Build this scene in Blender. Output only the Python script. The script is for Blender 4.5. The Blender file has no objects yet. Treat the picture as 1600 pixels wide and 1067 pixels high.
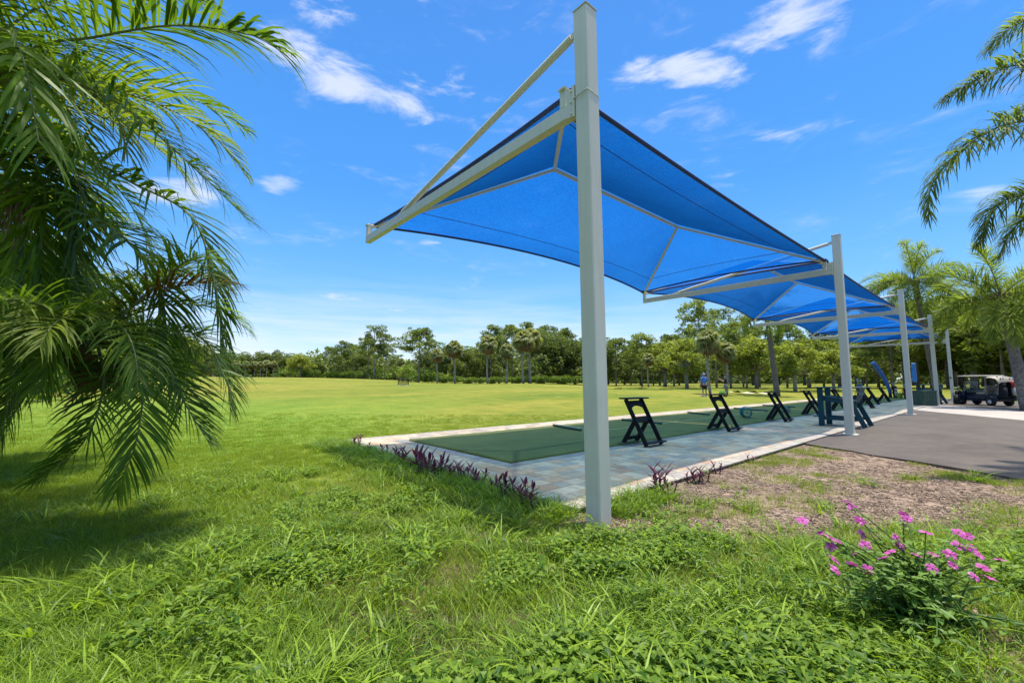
import bpy, math, random
import numpy as np
from mathutils import Vector, Matrix, Euler
R = math.radians
sc = bpy.context.scene
COL = sc.collection
rng = np.random.default_rng(7)
rnd = random.Random(11)

# ------------------------------------------------------------------ materials
def new_mat(name):
    m = bpy.data.materials.new(name); m.use_nodes = True
    nt = m.node_tree
    return m, nt, nt.nodes['Principled BSDF'], nt.nodes['Material Output']

def node(nt, t, **kw):
    n = nt.nodes.new(t)
    for k, v in kw.items():
        if k.startswith('in_'):
            key = k[3:]
            key = int(key) if key.isdigit() else key.replace('_', ' ')
            n.inputs[key].default_value = v
        else:
            setattr(n, k, v)
    return n

def c4(c): return (c[0], c[1], c[2], 1.0)

def noise(nt, scale, detail=4.0, rough=.55, vec=None, dist=0.0):
    n = node(nt, 'ShaderNodeTexNoise')
    n.inputs['Scale'].default_value = scale; n.inputs['Detail'].default_value = detail
    n.inputs['Roughness'].default_value = rough; n.inputs['Distortion'].default_value = dist
    if vec is not None: nt.links.new(vec, n.inputs['Vector'])
    return n.outputs['Fac']

def ramp(nt, fac, stops):
    n = node(nt, 'ShaderNodeValToRGB')
    e = n.color_ramp.elements
    while len(e) > 1: e.remove(e[-1])
    e[0].position = stops[0][0]; e[0].color = c4(stops[0][1])
    for p, c in stops[1:]:
        k = e.new(p); k.color = c4(c)
    nt.links.new(fac, n.inputs['Fac'])
    return n.outputs['Color']

def mixc(nt, fac, a, b, blend='MIX'):
    n = node(nt, 'ShaderNodeMix', data_type='RGBA', blend_type=blend)
    for i, v in ((0, fac), (6, a), (7, b)):
        if hasattr(v, 'is_linked') or isinstance(v, bpy.types.NodeSocket): nt.links.new(v, n.inputs[i])
        else: n.inputs[i].default_value = v if i == 0 else c4(v)
    return n.outputs[2]

def mth(nt, op, a, b=0.0, c=None, clamp=False):
    n = node(nt, 'ShaderNodeMath', operation=op, use_clamp=clamp)
    for i, v in enumerate((a, b) if c is None else (a, b, c)):
        if isinstance(v, bpy.types.NodeSocket): nt.links.new(v, n.inputs[i])
        else: n.inputs[i].default_value = v
    return n.outputs[0]

def sstep(nt, v, a, b):
    n = node(nt, 'ShaderNodeMapRange', interpolation_type='SMOOTHSTEP')
    n.inputs[1].default_value = a; n.inputs[2].default_value = b
    nt.links.new(v, n.inputs[0])
    return n.outputs[0]

def bump(nt, h, strength, dist=.01):
    n = node(nt, 'ShaderNodeBump')
    n.inputs['Strength'].default_value = strength; n.inputs['Distance'].default_value = dist
    nt.links.new(h, n.inputs['Height'])
    return n.outputs['Normal']

def coord(nt, which='Object'): return node(nt, 'ShaderNodeTexCoord').outputs[which]
def wpos(nt): return node(nt, 'ShaderNodeNewGeometry').outputs['Position']

def simple(name, c, rough=.5, c2=None, scale=6.0, bmp=0.0, bscale=40.0, metal=0.0, spec=.5):
    m, nt, p, o = new_mat(name)
    v = coord(nt)
    c2 = c2 or tuple(k * .8 for k in c)
    nt.links.new(ramp(nt, noise(nt, scale, 5, vec=v), [(.35, c2), (.65, c)]), p.inputs['Base Color'])
    p.inputs['Roughness'].default_value = rough; p.inputs['Metallic'].default_value = metal
    p.inputs['Specular IOR Level'].default_value = spec
    if bmp: nt.links.new(bump(nt, noise(nt, bscale, 3, vec=v), bmp, .004), p.inputs['Normal'])
    return m

def leafy(name, dark, light, trans=.35, rough=.5, attr='tint', tcol=None, spec=.3):
    """thin leaf: diffuse/gloss with light coming through; colour between two greens by the per-leaf tint"""
    m, nt, p, o = new_mat(name)
    a = node(nt, 'ShaderNodeAttribute', attribute_name=attr).outputs['Fac']
    oi = node(nt, 'ShaderNodeObjectInfo').outputs['Random']
    f = mth(nt, 'ADD', a, mth(nt, 'MULTIPLY', mth(nt, 'SUBTRACT', oi, .5), .35), clamp=True)
    col = ramp(nt, f, [(0.0, dark), (1.0, light)])
    nt.links.new(col, p.inputs['Base Color'])
    p.inputs['Roughness'].default_value = rough
    p.inputs['Specular IOR Level'].default_value = spec
    t = node(nt, 'ShaderNodeBsdfTranslucent')
    tc = mixc(nt, 1.0, col, tcol or (1.25, 1.2, .55), 'MULTIPLY')
    nt.links.new(tc, t.inputs['Color'])
    mx = node(nt, 'ShaderNodeMixShader'); mx.inputs[0].default_value = trans
    nt.links.new(p.outputs[0], mx.inputs[1]); nt.links.new(t.outputs[0], mx.inputs[2])
    nt.links.new(mx.outputs[0], o.inputs['Surface'])
    return m

M = {}
def steel():
    m, nt, p, o = new_mat('painted_steel')
    v = coord(nt)
    n = noise(nt, 3, 6, vec=v)
    st = node(nt, 'ShaderNodeMapping'); st.inputs['Scale'].default_value = (30, 30, 1.2); nt.links.new(v, st.inputs['Vector'])
    streak = noise(nt, 1.0, 4, vec=st.outputs[0])
    c = ramp(nt, mth(nt, 'ADD', mth(nt, 'MULTIPLY', n, .5), mth(nt, 'MULTIPLY', streak, .5)), [(.3, (.52, .49, .395)), (.5, (.565, .535, .435)), (.7, (.595, .565, .465))])
    nt.links.new(c, p.inputs['Base Color']); p.inputs['Roughness'].default_value = .42
    nt.links.new(bump(nt, streak, .03, .002), p.inputs['Normal'])
    return m
M['steel'] = steel()

def fabric():
    m, nt, p, o = new_mat('shade_cloth')
    v = coord(nt)
    weave = node(nt, 'ShaderNodeMapping'); weave.inputs['Scale'].default_value = (3, 26, 8); nt.links.new(v, weave.inputs['Vector'])
    w = noise(nt, 6.0, 3, vec=weave.outputs[0]); n = noise(nt, 1.2, 4, vec=v)
    f = mth(nt, 'ADD', mth(nt, 'MULTIPLY', w, .85), mth(nt, 'MULTIPLY', n, .15))
    col = ramp(nt, f, [(.36, (.0010, .048, .27)), (.64, (.003, .125, .46))])
    nt.links.new(col, p.inputs['Base Color']); p.inputs['Roughness'].default_value = .85; p.inputs['Specular IOR Level'].default_value = .04
    lw = node(nt, 'ShaderNodeLayerWeight'); lw.inputs['Blend'].default_value = .5
    open_ = sstep(nt, lw.outputs['Facing'], .90, .40)
    t = node(nt, 'ShaderNodeBsdfTranslucent')
    nt.links.new(mixc(nt, 1.0, col, (1.0, 1.05, 1.05), 'MULTIPLY'), t.inputs['Color'])
    mx = node(nt, 'ShaderNodeMixShader'); nt.links.new(mth(nt, 'ADD', .20, mth(nt, 'MULTIPLY', open_, .44)), mx.inputs[0])
    nt.links.new(p.outputs[0], mx.inputs[1]); nt.links.new(t.outputs[0], mx.inputs[2])
    # open knit: the holes close when the cloth is seen at a grazing angle
    tr = node(nt, 'ShaderNodeBsdfTransparent'); tr.inputs['Color'].default_value = (.48, .86, .94, 1)
    m2 = node(nt, 'ShaderNodeMixShader')
    nt.links.new(mth(nt, 'MULTIPLY', open_, mth(nt, 'ADD', .08, mth(nt, 'MULTIPLY', w, .36))), m2.inputs[0])
    nt.links.new(mx.outputs[0], m2.inputs[1]); nt.links.new(tr.outputs[0], m2.inputs[2])
    nt.links.new(m2.outputs[0], o.inputs['Surface'])
    return m
M['fabric'] = fabric()
M['tube'] = simple('painted_tube', (.55, .525, .435), .42, (.52, .495, .40), 2)
M['hem'] = simple('hem_webbing', (.008, .03, .13), .7)
M['black'] = simple('black_poly_board', (.007, .007, .007), .6, (.011, .011, .011), 8, .05, spec=.2)
M['teal'] = simple('teal_poly_board', (.005, .055, .075), .5, (.004, .040, .055), 8, .05, spec=.3)
M['rubber'] = simple('rubber', (.015, .015, .016), .8)
M['rim'] = simple('rim_metal', (.6, .6, .6), .35, metal=.6)
M['navy'] = simple('navy_body', (.008, .018, .045), .25)
M['cream'] = simple('cream_vinyl', (.31, .265, .205), .6)
M['whitep'] = simple('white_plastic', (.42, .39, .34), .45)
M['red'] = simple('red_cloth', (.45, .03, .03), .7)
M['bluebag'] = simple('blue_cloth', (.03, .13, .42), .6)
M['greenbin'] = simple('green_slats', (.085, .135, .085), .6, (.055, .085, .05), 10)
M['tealwire'] = simple('teal_wire', (.01, .16, .15), .4)
M['darkbar'] = simple('dark_green_bar', (.03, .07, .05), .5)
M['barcap'] = simple('pale_bar_top', (.35, .40, .34), .5)
M['limecloth'] = simple('lime_cloth', (.45, .6, .05), .8)
M['signblue'] = simple('blue_panel', (.03, .22, .55), .3)
M['skin'] = simple('skin', (.42, .24, .17), .55)
M['poloblue'] = simple('polo_blue', (.05, .17, .52), .8)
M['darkcloth'] = simple('dark_cloth', (.012, .012, .016), .85)
M['greycloth'] = simple('grey_cloth', (.13, .15, .17), .85)
M['capblue'] = simple('cap_blue', (.12, .25, .55), .7)
M['hair'] = simple('hair', (.02, .014, .01), .7)
M['shoe'] = simple('white_shoe', (.6, .6, .58), .6)
M['rope'] = simple('steel_cable', (.6, .6, .58), .35, metal=.5)
M['glass'] = None
m, nt, p, o = new_mat('windshield_glass')
p.inputs['Transmission Weight'].default_value = .9; p.inputs['Roughness'].default_value = .05; p.inputs['Base Color'].default_value = (.85, .9, .9, 1); p.inputs['IOR'].default_value = 1.1
M['glass'] = m
M['silver'] = simple('silver_metal', (.55, .55, .55), .25, metal=.8)
M['wall'] = simple('stucco_wall', (.55, .42, .33), .8)
M['roof'] = simple('shingle_roof', (.16, .15, .15), .8)

def paver_mat():
    m, nt, p, o = new_mat('paver_concrete')
    a = node(nt, 'ShaderNodeAttribute', attribute_name='col').outputs['Color']
    v = wpos(nt)
    n = noise(nt, 9, 6, .6, v); n2 = noise(nt, 120, 3, .6, v); n3 = noise(nt, .7, 4, .5, v)
    k = ramp(nt, n, [(.3, (.84, .84, .84)), (.7, (1.07, 1.07, 1.07))])
    c = mixc(nt, 1.0, a, k, 'MULTIPLY')
    c = mixc(nt, 1.0, c, ramp(nt, n2, [(.3, (.86, .86, .86)), (.7, (1.1, 1.1, 1.1))]), 'MULTIPLY')
    c = mixc(nt, 1.0, c, ramp(nt, n3, [(.35, (.85, .84, .82)), (.6, (1.05, 1.05, 1.05))]), 'MULTIPLY')
    nt.links.new(c, p.inputs['Base Color']); p.inputs['Roughness'].default_value = .85
    nt.links.new(bump(nt, n2, .35, .004), p.inputs['Normal'])
    return m
M['paver'] = paver_mat()
M['joint'] = simple('joint_sand', (.06, .052, .045), .95, (.035, .03, .027), 5)

def turf_mat():
    m, nt, p, o = new_mat('artificial_turf')
    v = wpos(nt)
    n = noise(nt, 220, 2, .7, v); n2 = noise(nt, 1.3, 4, .5, v)
    c = mixc(nt, 1.0, ramp(nt, n, [(.25, (.055, .070, .020)), (.7, (.135, .155, .052))]), ramp(nt, n2, [(.3, (.8, .85, .8)), (.7, (1.15, 1.1, 1.05))]), 'MULTIPLY')
    nt.links.new(c, p.inputs['Base Color']); p.inputs['Roughness'].default_value = .8; p.inputs['Specular IOR Level'].default_value = .15
    nt.links.new(bump(nt, n, .6, .006), p.inputs['Normal'])
    return m
M['turf'] = turf_mat()
M['turfline'] = simple('turf_seam_line', (.28, .33, .16), .8)

def asphalt_mat():
    m, nt, p, o = new_mat('asphalt')
    v = wpos(nt)
    n = noise(nt, 150, 3, .7, v); n2 = noise(nt, .8, 5, .6, v, .5); n3 = noise(nt, 5, 4, .6, v)
    c = mixc(nt, 1.0, ramp(nt, n, [(.3, (.054, .042, .032)), (.62, (.112, .089, .068)), (.75, (.19, .155, .122))]), ramp(nt, n2, [(.32, (.72, .71, .7)), (.65, (1.1, 1.08, 1.05))]), 'MULTIPLY')
    c = mixc(nt, 1.0, c, ramp(nt, n3, [(.35, (.85, .85, .85)), (.65, (1.08, 1.08, 1.08))]), 'MULTIPLY')
    nt.links.new(c, p.inputs['Base Color']); p.inputs['Roughness'].default_value = .9
    nt.links.new(bump(nt, n, .5, .006), p.inputs['Normal'])
    return m
M["asphalt"] = asphalt_mat()
def concrete_mat():
    m, nt, p, o = new_mat('pale_concrete')
    v = wpos(nt)
    n = noise(nt, 90, 3, .7, v); n2 = noise(nt, 1.1, 5, .6, v)
    c = mixc(nt, 1.0, ramp(nt, n, [(.3, (.30, .255, .21)), (.65, (.41, .355, .30))]), ramp(nt, n2, [(.35, (.85, .84, .83)), (.65, (1.05, 1.05, 1.05))]), 'MULTIPLY')
    nt.links.new(c, p.inputs['Base Color']); p.inputs['Roughness'].default_value = .9
    nt.links.new(bump(nt, n, .3, .004), p.inputs['Normal'])
    return m
M['concrete'] = concrete_mat()
M['sand'] = simple('bunker_sand', (.55, .47, .34), .95, (.48, .40, .28), 3)

def ground_mat():
    m, nt, p, o = new_mat('ground_grass_and_soil')
    v = wpos(nt)
    sep = node(nt, 'ShaderNodeSeparateXYZ'); nt.links.new(v, sep.inputs[0])
    x, y = sep.outputs[0], sep.outputs[1]
    # mown lawn: yellow and green patches of dry and fresh grass
    mp = node(nt, 'ShaderNodeMapping'); mp.inputs['Rotation'].default_value = (0, 0, R(-40)); mp.inputs['Scale'].default_value = (.055, .16, 1); nt.links.new(v, mp.inputs['Vector'])
    big = noise(nt, 1.0, 6, .6, mp.outputs[0], .6)
    mid = noise(nt, .9, 5, .6, v); fine = noise(nt, 14, 4, .7, v); vf = noise(nt, 90, 2, .7, v)
    lawn = ramp(nt, big, [(.28, (.100, .152, .024)), (.42, (.165, .190, .028)), (.55, (.215, .214, .036)), (.68, (.252, .222, .048)), (.8, (.27, .21, .064))])
    lawn = mixc(nt, 1.0, lawn, ramp(nt, mid, [(.3, (.66, .78, .66)), (.7, (1.20, 1.10, 1.15))]), 'MULTIPLY')
    lawn = mixc(nt, 1.0, lawn, ramp(nt, fine, [(.25, (.62, .70, .6)), (.7, (1.2, 1.14, 1.1))]), 'MULTIPLY')
    lawn = mixc(nt, 1.0, lawn, ramp(nt, vf, [(.3, (.72, .78, .7)), (.7, (1.18, 1.12, 1.1))]), 'MULTIPLY')
    # left bank is fresher green
    lx = mth(nt, 'SUBTRACT', mth(nt, 'MULTIPLY', y, .6536), mth(nt, 'MULTIPLY', x, .7569))
    lf = sstep(nt, mth(nt, 'ADD', lx, mth(nt, 'MULTIPLY', mid, 5.0)), 3.0, 9.0)
    nr = sstep(nt, mth(nt, 'ADD', mth(nt, 'MULTIPLY', x, .65), mth(nt, 'MULTIPLY', y, .75)), 34.0, 10.0)
    green = mixc(nt, 1.0, ramp(nt, fine, [(.25, (.06, .125, .012)), (.7, (.15, .26, .028))]), ramp(nt, mid, [(.3, (.85, .9, .8)), (.7, (1.25, 1.1, 1.2))]), 'MULTIPLY')
    lawn = mixc(nt, mth(nt, 'MULTIPLY', mth(nt, 'MULTIPLY', lf, nr), .8), lawn, green)
    # soil with wood chips
    chips = node(nt, 'ShaderNodeTexVoronoi', feature='F1'); chips.inputs['Scale'].default_value = 42
    wv = node(nt, 'ShaderNodeMapping'); wv.inputs['Scale'].default_value = (1, .45, 1); wv.inputs['Rotation'].default_value = (0, 0, .6); nt.links.new(v, wv.inputs['Vector'])
    nt.links.new(wv.outputs[0], chips.inputs['Vector'])
    soil = ramp(nt, node(nt, 'ShaderNodeSeparateColor').outputs[0], [(0, (.16, .11, .078)), (1, (.35, .255, .185))])
    sepc = [n for n in nt.nodes if n.bl_idname == 'ShaderNodeSeparateColor'][-1]
    nt.links.new(chips.outputs['Color'], sepc.inputs[0])
    soil = mixc(nt, 1.0, soil, ramp(nt, noise(nt, 2.2, 5, .6, v), [(.3, (.6, .58, .56)), (.65, (1.05, 1.05, 1.05))]), 'MULTIPLY')
    near = ramp(nt, fine, [(.3, (.038, .032, .017)), (.7, (.085, .066, .042))])
    mulch = mth(nt, 'MULTIPLY', sstep(nt, mth(nt, 'ADD', y, mth(nt, 'MULTIPLY', mid, .6)), 3.6, 3.2), sstep(nt, x, 2.6, 3.4))
    # near ground (under weeds) is bare earth
    d = node(nt, 'ShaderNodeVectorMath', operation='LENGTH'); nt.links.new(v, d.inputs[0])
    dn = sstep(nt, mth(nt, 'ADD', d.outputs['Value'], mth(nt, 'MULTIPLY', mid, 2.0)), 7.5, 4.5)
    c = mixc(nt, mth(nt, 'MULTIPLY', dn, .75), lawn, near)
    far_right = sstep(nt, x, 60.0, 20.0)
    c = mixc(nt, mth(nt, 'MULTIPLY', mulch, sstep(nt, x, 24.0, 13.0)), c, soil)
    nt.links.new(c, p.inputs['Base Color']); p.inputs['Roughness'].default_value = .95; p.inputs['Specular IOR Level'].default_value = .1
    h = mth(nt, 'ADD', mth(nt, 'MULTIPLY', fine, .6), mth(nt, 'MULTIPLY', vf, .5))
    nt.links.new(bump(nt, h, .55, .05), p.inputs['Normal'])
    return m
M['ground'] = ground_mat()

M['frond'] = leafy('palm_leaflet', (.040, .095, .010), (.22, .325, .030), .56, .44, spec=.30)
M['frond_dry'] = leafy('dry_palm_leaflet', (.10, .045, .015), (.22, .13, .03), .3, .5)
M['frond_lit'] = leafy('yellow_green_palm_leaflet', (.09, .15, .014), (.32, .38, .04), .56, .5, spec=.25)  # yellow-green copy of the leaflet; light from behind put into the colour
M['queen'] = leafy('queen_palm_leaflet', (.055, .105, .018), (.28, .35, .06), .58, .5, spec=.22)
M['rachis'] = simple('palm_stalk', (.16, .17, .06), .5, (.10, .12, .03), 10)
M['bark_palm'] = simple('palm_bark', (.20, .17, .14), .9, (.09, .075, .06), 9, .8, 14)
M['boot'] = simple('palm_boots', (.22, .12, .06), .9, (.10, .06, .03), 8, .6, 20)
M['bark'] = simple('pine_bark', (.24, .19, .15), .9, (.12, .09, .07), 3, .8, 10)
M['bark_grey'] = simple('grey_bark', (.30, .27, .235), .9, (.17, .15, .13), 3, .8, 10)
M['stalkbrown'] = simple('dry_flower_stalk', (.25, .15, .08), .8, (.14, .08, .04), 8)
M['leaf_pine'] = leafy('pine_needles', (.075, .115, .030), (.27, .33, .075), .48, .6)
M['leaf_oak'] = leafy('oak_leaves', (.065, .100, .028), (.24, .29, .070), .46, .55)  # pine and oak greens lightened and greyed to stand in for haze
M['leaf_light'] = leafy('light_leaves', (.10, .15, .025), (.37, .41, .075), .50, .5)
M['leaf_sabal'] = leafy('sabal_fan', (.10, .13, .04), (.40, .42, .16), .42, .55)
M['leaf_skirt'] = leafy('dead_sabal_fan', (.12, .07, .03), (.36, .24, .11), .3, .7)
M['leaf_hedge'] = leafy('hedge_leaves', (.05, .10, .013), (.25, .34, .04), .45, .5)
M['grass_lawn'] = leafy('lawn_blade', (.090, .162, .012), (.35, .41, .042), .50, .55, spec=.2)
M['grass_tall'] = leafy('tall_grass_blade', (.038, .100, .006), (.30, .430, .038), .50, .42, spec=.28)
M['weed'] = leafy('weed_leaf', (.044, .112, .009), (.29, .415, .038), .50, .45, spec=.25)
M['drygrass'] = leafy('dry_grass', (.14, .10, .04), (.32, .25, .12), .25, .6)
M['purple'] = leafy('purple_leaf', (.045, .012, .024), (.15, .040, .075), .3, .45, tcol=(1.6, .8, 1.1))
M['vinca'] = leafy('vinca_leaf', (.05, .12, .022), (.21, .34, .06), .48, .45, spec=.35)
M['petal'] = leafy('pink_petal', (.40, .045, .25), (.68, .18, .50), .35, .5, tcol=(1.1, 1.0, 1.1))
M['eye'] = simple('flower_eye', (.5, .03, .16), .6)
M['chips'] = leafy('wood_chip', (.12, .080, .055), (.39, .285, .205), .02, .9)

# ------------------------------------------------------------------ mesh building
class MB:
    def __init__(s): s.v = []; s.f = []; s.n = 0; s.tint = []; s.mi = []; s.cur = 0; s.ct = .5
    def add(s, verts, faces, tint=None):
        verts = np.asarray(verts, float).reshape(-1, 3)
        s.v.append(verts)
        for f in faces: s.f.append(tuple(int(i) + s.n for i in f)); s.mi.append(s.cur)
        s.tint.append(np.full(len(verts), s.ct if tint is None else tint, float))
        s.n += len(verts)
    def box(s, c, size, rot=None, bev=0.0):
        hx, hy, hz = (k / 2 for k in size)
        if bev > 0:
            b = min(bev, hx * .9, hy * .9, hz * .9); V = []
            for sz in (-1, 1):
                for (dx, dy, dz) in ((hx - b, hy - b, hz), (hx, hy, hz - b)) if sz > 0 else ((hx, hy, hz - b), (hx - b, hy - b, hz)):
                    pass
            rings = [(hx - b, hy - b, -hz), (hx, hy, -hz + b), (hx, hy, hz - b), (hx - b, hy - b, hz)]
            for (a, d, z) in rings:
                cb = min(b, a * .5, d * .5) * .6
                V += [(-a + cb, -d, z), (a - cb, -d, z), (a, -d + cb, z), (a, d - cb, z), (a - cb, d, z), (-a + cb, d, z), (-a, d - cb, z), (-a, -d + cb, z)]
            F = []
            for r in range(3):
                for i in range(8):
                    j = (i + 1) % 8
                    F.append((r * 8 + i, r * 8 + j, r * 8 + 8 + j, r * 8 + 8 + i))
            F.append(tuple(range(7, -1, -1))); F.append(tuple(range(24, 32)))
        else:
            V = [(x, y, z) for z in (-hz, hz) for x, y in ((-hx, -hy), (hx, -hy), (hx, hy), (-hx, hy))]
            F = [(0, 3, 2, 1), (4, 5, 6, 7), (0, 1, 5, 4), (1, 2, 6, 5), (2, 3, 7, 6), (3, 0, 4, 7)]
        V = np.array(V)
        if rot is not None:
            Rm = np.array(rot if isinstance(rot, Matrix) else Euler(rot).to_matrix()); V = V @ Rm.T
        s.add(V + np.array(c), F)
    def bar(s, p0, p1, w, h, up=(0, 0, 1), bev=0.0):
        """rectangular bar: w across, h along the up side"""
        p0 = np.array(p0, float); p1 = np.array(p1, float); d = p1 - p0; L = np.linalg.norm(d); d /= L
        up = np.array(up, float)
        sd = np.cross(d, up)
        if np.linalg.norm(sd) < 1e-4: sd = np.cross(d, (1, 0, 0))
        sd /= np.linalg.norm(sd); u = np.cross(sd, d)
        Rm = Matrix(np.array([d, -sd, u]).T.tolist())
        s.box((p0 + p1) / 2, (L, w, h), Rm, bev)
    def tube(s, pts, rad, n=8, cap=True):
        pts = np.asarray(pts, float); k = len(pts)
        rad = np.full(k, rad, float) if np.isscalar(rad) else np.asarray(rad, float)
        T = np.gradient(pts, axis=0); T /= np.linalg.norm(T, axis=1)[:, None] + 1e-12
        ref = np.array((0, 0, 1.0)) if abs(T[0][2]) < .9 else np.array((1.0, 0, 0))
        V = []; u = np.cross(T[0], ref); u /= np.linalg.norm(u)
        a = np.arange(n) * 2 * np.pi / n
        for i in range(k):
            u = u - T[i] * (u @ T[i]); u /= np.linalg.norm(u); w = np.cross(T[i], u)
            V.append(pts[i] + rad[i] * (np.cos(a)[:, None] * u + np.sin(a)[:, None] * w))
        F = [(i * n + j, i * n + (j + 1) % n, (i + 1) * n + (j + 1) % n, (i + 1) * n + j) for i in range(k - 1) for j in range(n)]
        if cap: F += [tuple(range(n - 1, -1, -1)), tuple(range((k - 1) * n, k * n))]
        s.add(np.concatenate(V), F)
    def lathe(s, prof, n=16, c=(0, 0, 0), axis='z'):
        V = []; a = np.arange(n) * 2 * np.pi / n
        for r, z in prof:
            V.append(np.stack([r * np.cos(a), r * np.sin(a), np.full(n, z)], 1))
        V = np.concatenate(V)
        if axis == 'y': V = V[:, [0, 2, 1]] * np.array((1, 1, -1))
        if axis == 'x': V = V[:, [2, 1, 0]]
        k = len(prof)
        F = [(i * n + j, i * n + (j + 1) % n, (i + 1) * n + (j + 1) % n, (i + 1) * n + j) for i in range(k - 1) for j in range(n)]
        F += [tuple(range(n - 1, -1, -1)), tuple(range((k - 1) * n, k * n))]
        s.add(V + np.array(c), F)
    def sheet(s, rows):
        rows = np.asarray(rows, float); a, b = rows.shape[:2]
        F = [(i * b + j, i * b + j + 1, (i + 1) * b + j + 1, (i + 1) * b + j) for i in range(a - 1) for j in range(b - 1)]
        s.add(rows.reshape(-1, 3), F)
    def quads(s, V, tint):
        """V: (N,4,3) independent quads, tint (N,)"""
        N = len(V); V = np.asarray(V).reshape(-1, 3)
        idx = (np.arange(N * 4).reshape(N, 4) + s.n)
        s.v.append(V); s.f += [tuple(r) for r in idx.tolist()]; s.mi += [s.cur] * N
        s.tint.append(np.repeat(np.asarray(tint, float), 4)); s.n += N * 4
    def mesh(s, name, mats, smooth=False):
        me = bpy.data.meshes.new(name)
        V = np.concatenate(s.v)
        me.from_pydata(V.tolist(), [], s.f)
        for m in (mats if isinstance(mats, (list, tuple)) else [mats]): me.materials.append(m)
        a = me.attributes.new('tint', 'FLOAT', 'POINT'); a.data.foreach_set('value', np.concatenate(s.tint).astype(np.float32))
        me.polygons.foreach_set('material_index', np.array(s.mi, np.int32))
        if smooth: me.polygons.foreach_set('use_smooth', np.ones(len(s.f), bool))
        me.update()
        return me
    def build(s, name, mats, parent=None, smooth=False, loc=None):
        o = bpy.data.objects.new(name, s.mesh(name, mats, smooth)); COL.objects.link(o)
        if parent is not None: o.parent = parent
        if loc is not None: o.location = loc
        return o

def tag(o, label=None, cat=None, group=None, kind=None):
    if label: o['label'] = label
    if cat: o['category'] = cat
    if group: o['group'] = group
    if kind: o['kind'] = kind
    return o
def thing(name, label, cat, loc=(0, 0, 0), rz=0.0, group=None, scale=1.0):
    o = bpy.data.objects.new(name, None); COL.objects.link(o)
    o.location = loc; o.rotation_euler = (0, 0, rz); o.scale = (scale,) * 3 if np.isscalar(scale) else scale
    o.empty_display_size = .2
    return tag(o, label, cat, group)
def copy_tree(o, loc, rz=0.0, label=None, scale=None, cat=None):
    c = o.copy(); COL.objects.link(c); c.location = loc; c.rotation_euler = (0, 0, rz)
    if scale is not None: c.scale = (scale,) * 3 if np.isscalar(scale) else scale
    if label: c['label'] = label
    for ch in list(o.children):
        d = ch.copy(); COL.objects.link(d); d.parent = c
        for g in list(ch.children):
            e = g.copy(); COL.objects.link(e); e.parent = d
    return c
ORD = ['first', 'second', 'third', 'fourth', 'fifth', 'sixth', 'seventh', 'eighth', 'ninth', 'tenth', 'eleventh', 'twelfth', 'thirteenth', 'fourteenth', 'fifteenth', 'sixteenth', 'seventeenth', 'eighteenth', 'nineteenth', 'twentieth',
       'twenty-first', 'twenty-second', 'twenty-third', 'twenty-fourth', 'twenty-fifth', 'twenty-sixth', 'twenty-seventh', 'twenty-eighth', 'twenty-ninth', 'thirtieth', 'thirty-first', 'thirty-second', 'thirty-third', 'thirty-fourth', 'thirty-fifth', 'thirty-sixth', 'thirty-seventh', 'thirty-eighth', 'thirty-ninth', 'fortieth']

# ------------------------------------------------------------------ camera (15 mm lens, eye 1.25 m above the paving)
CAM = np.array((0, 0, 1.25))
FW = np.array((.6506, .7536, .0936)); RT = np.array((.7569, -.6536, .0009)); UP = np.array((-.0619, -.0703, .9956))
cam = bpy.data.cameras.new('camera'); co = bpy.data.objects.new('camera', cam); COL.objects.link(co)
cam.sensor_width = 36; cam.lens = 36 * 666.886 / 1600; cam.clip_end = 3000; cam.clip_start = .05
mw = Matrix.Identity(4)
for i in range(3):
    mw[i][0] = RT[i]; mw[i][1] = UP[i]; mw[i][2] = -FW[i]; mw[i][3] = CAM[i]
co.matrix_world = mw; sc.camera = co
H0 = np.array((.6536, .7569)); H1 = np.array((.7569, -.6536))   # level heading and its right hand

def sm(a, b, x):
    t = np.clip((np.asarray(x, float) - a) / (b - a), 0, 1); return t * t * (3 - 2 * t)
def gz(x, y):
    """height of the ground"""
    x = np.asarray(x, float); y = np.asarray(y, float)
    r = np.hypot(x, y); fwd = x * H0[0] + y * H0[1]; rt = x * H1[0] + y * H1[1]
    ratio = rt / np.maximum(fwd, 1.0)
    left = sm(-.05, -.5, ratio); cen = sm(.25, .02, ratio)
    zone = np.maximum(sm(10.5, 22, y), sm(54, 72, x))
    z = -.06 + zone * (.45 * sm(15, 34, r)) + .42 * cen * sm(30, 80, r) + 1.5 * left * sm(40, 135, r)
    z = z + zone * .16 * np.sin(x * .13 + 1.0) * np.sin(y * .11 + x * .05) * sm(14, 30, r)
    z = z - .10 * sm(.2, 3.0, -(x - .4 * y + 1.0)) * sm(14, 3, r)
    z = z + .025 * np.sin(x * 1.7 + .3) * np.sin(y * 1.9 + 1.0) * sm(30, 8, r) * sm(2.9, 1.2, y * (x > 3.0) + (x <= 3.0) * (x - 1.2))
    return z
def spot(px, depth):
    """a point on the ground, from its bearing (in pixels of the 1600 px wide view) and its depth"""
    p = H0 * depth + H1 * ((px - 800) / 666.9 * depth)
    return float(p[0]), float(p[1]), float(gz(p[0], p[1]))

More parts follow.
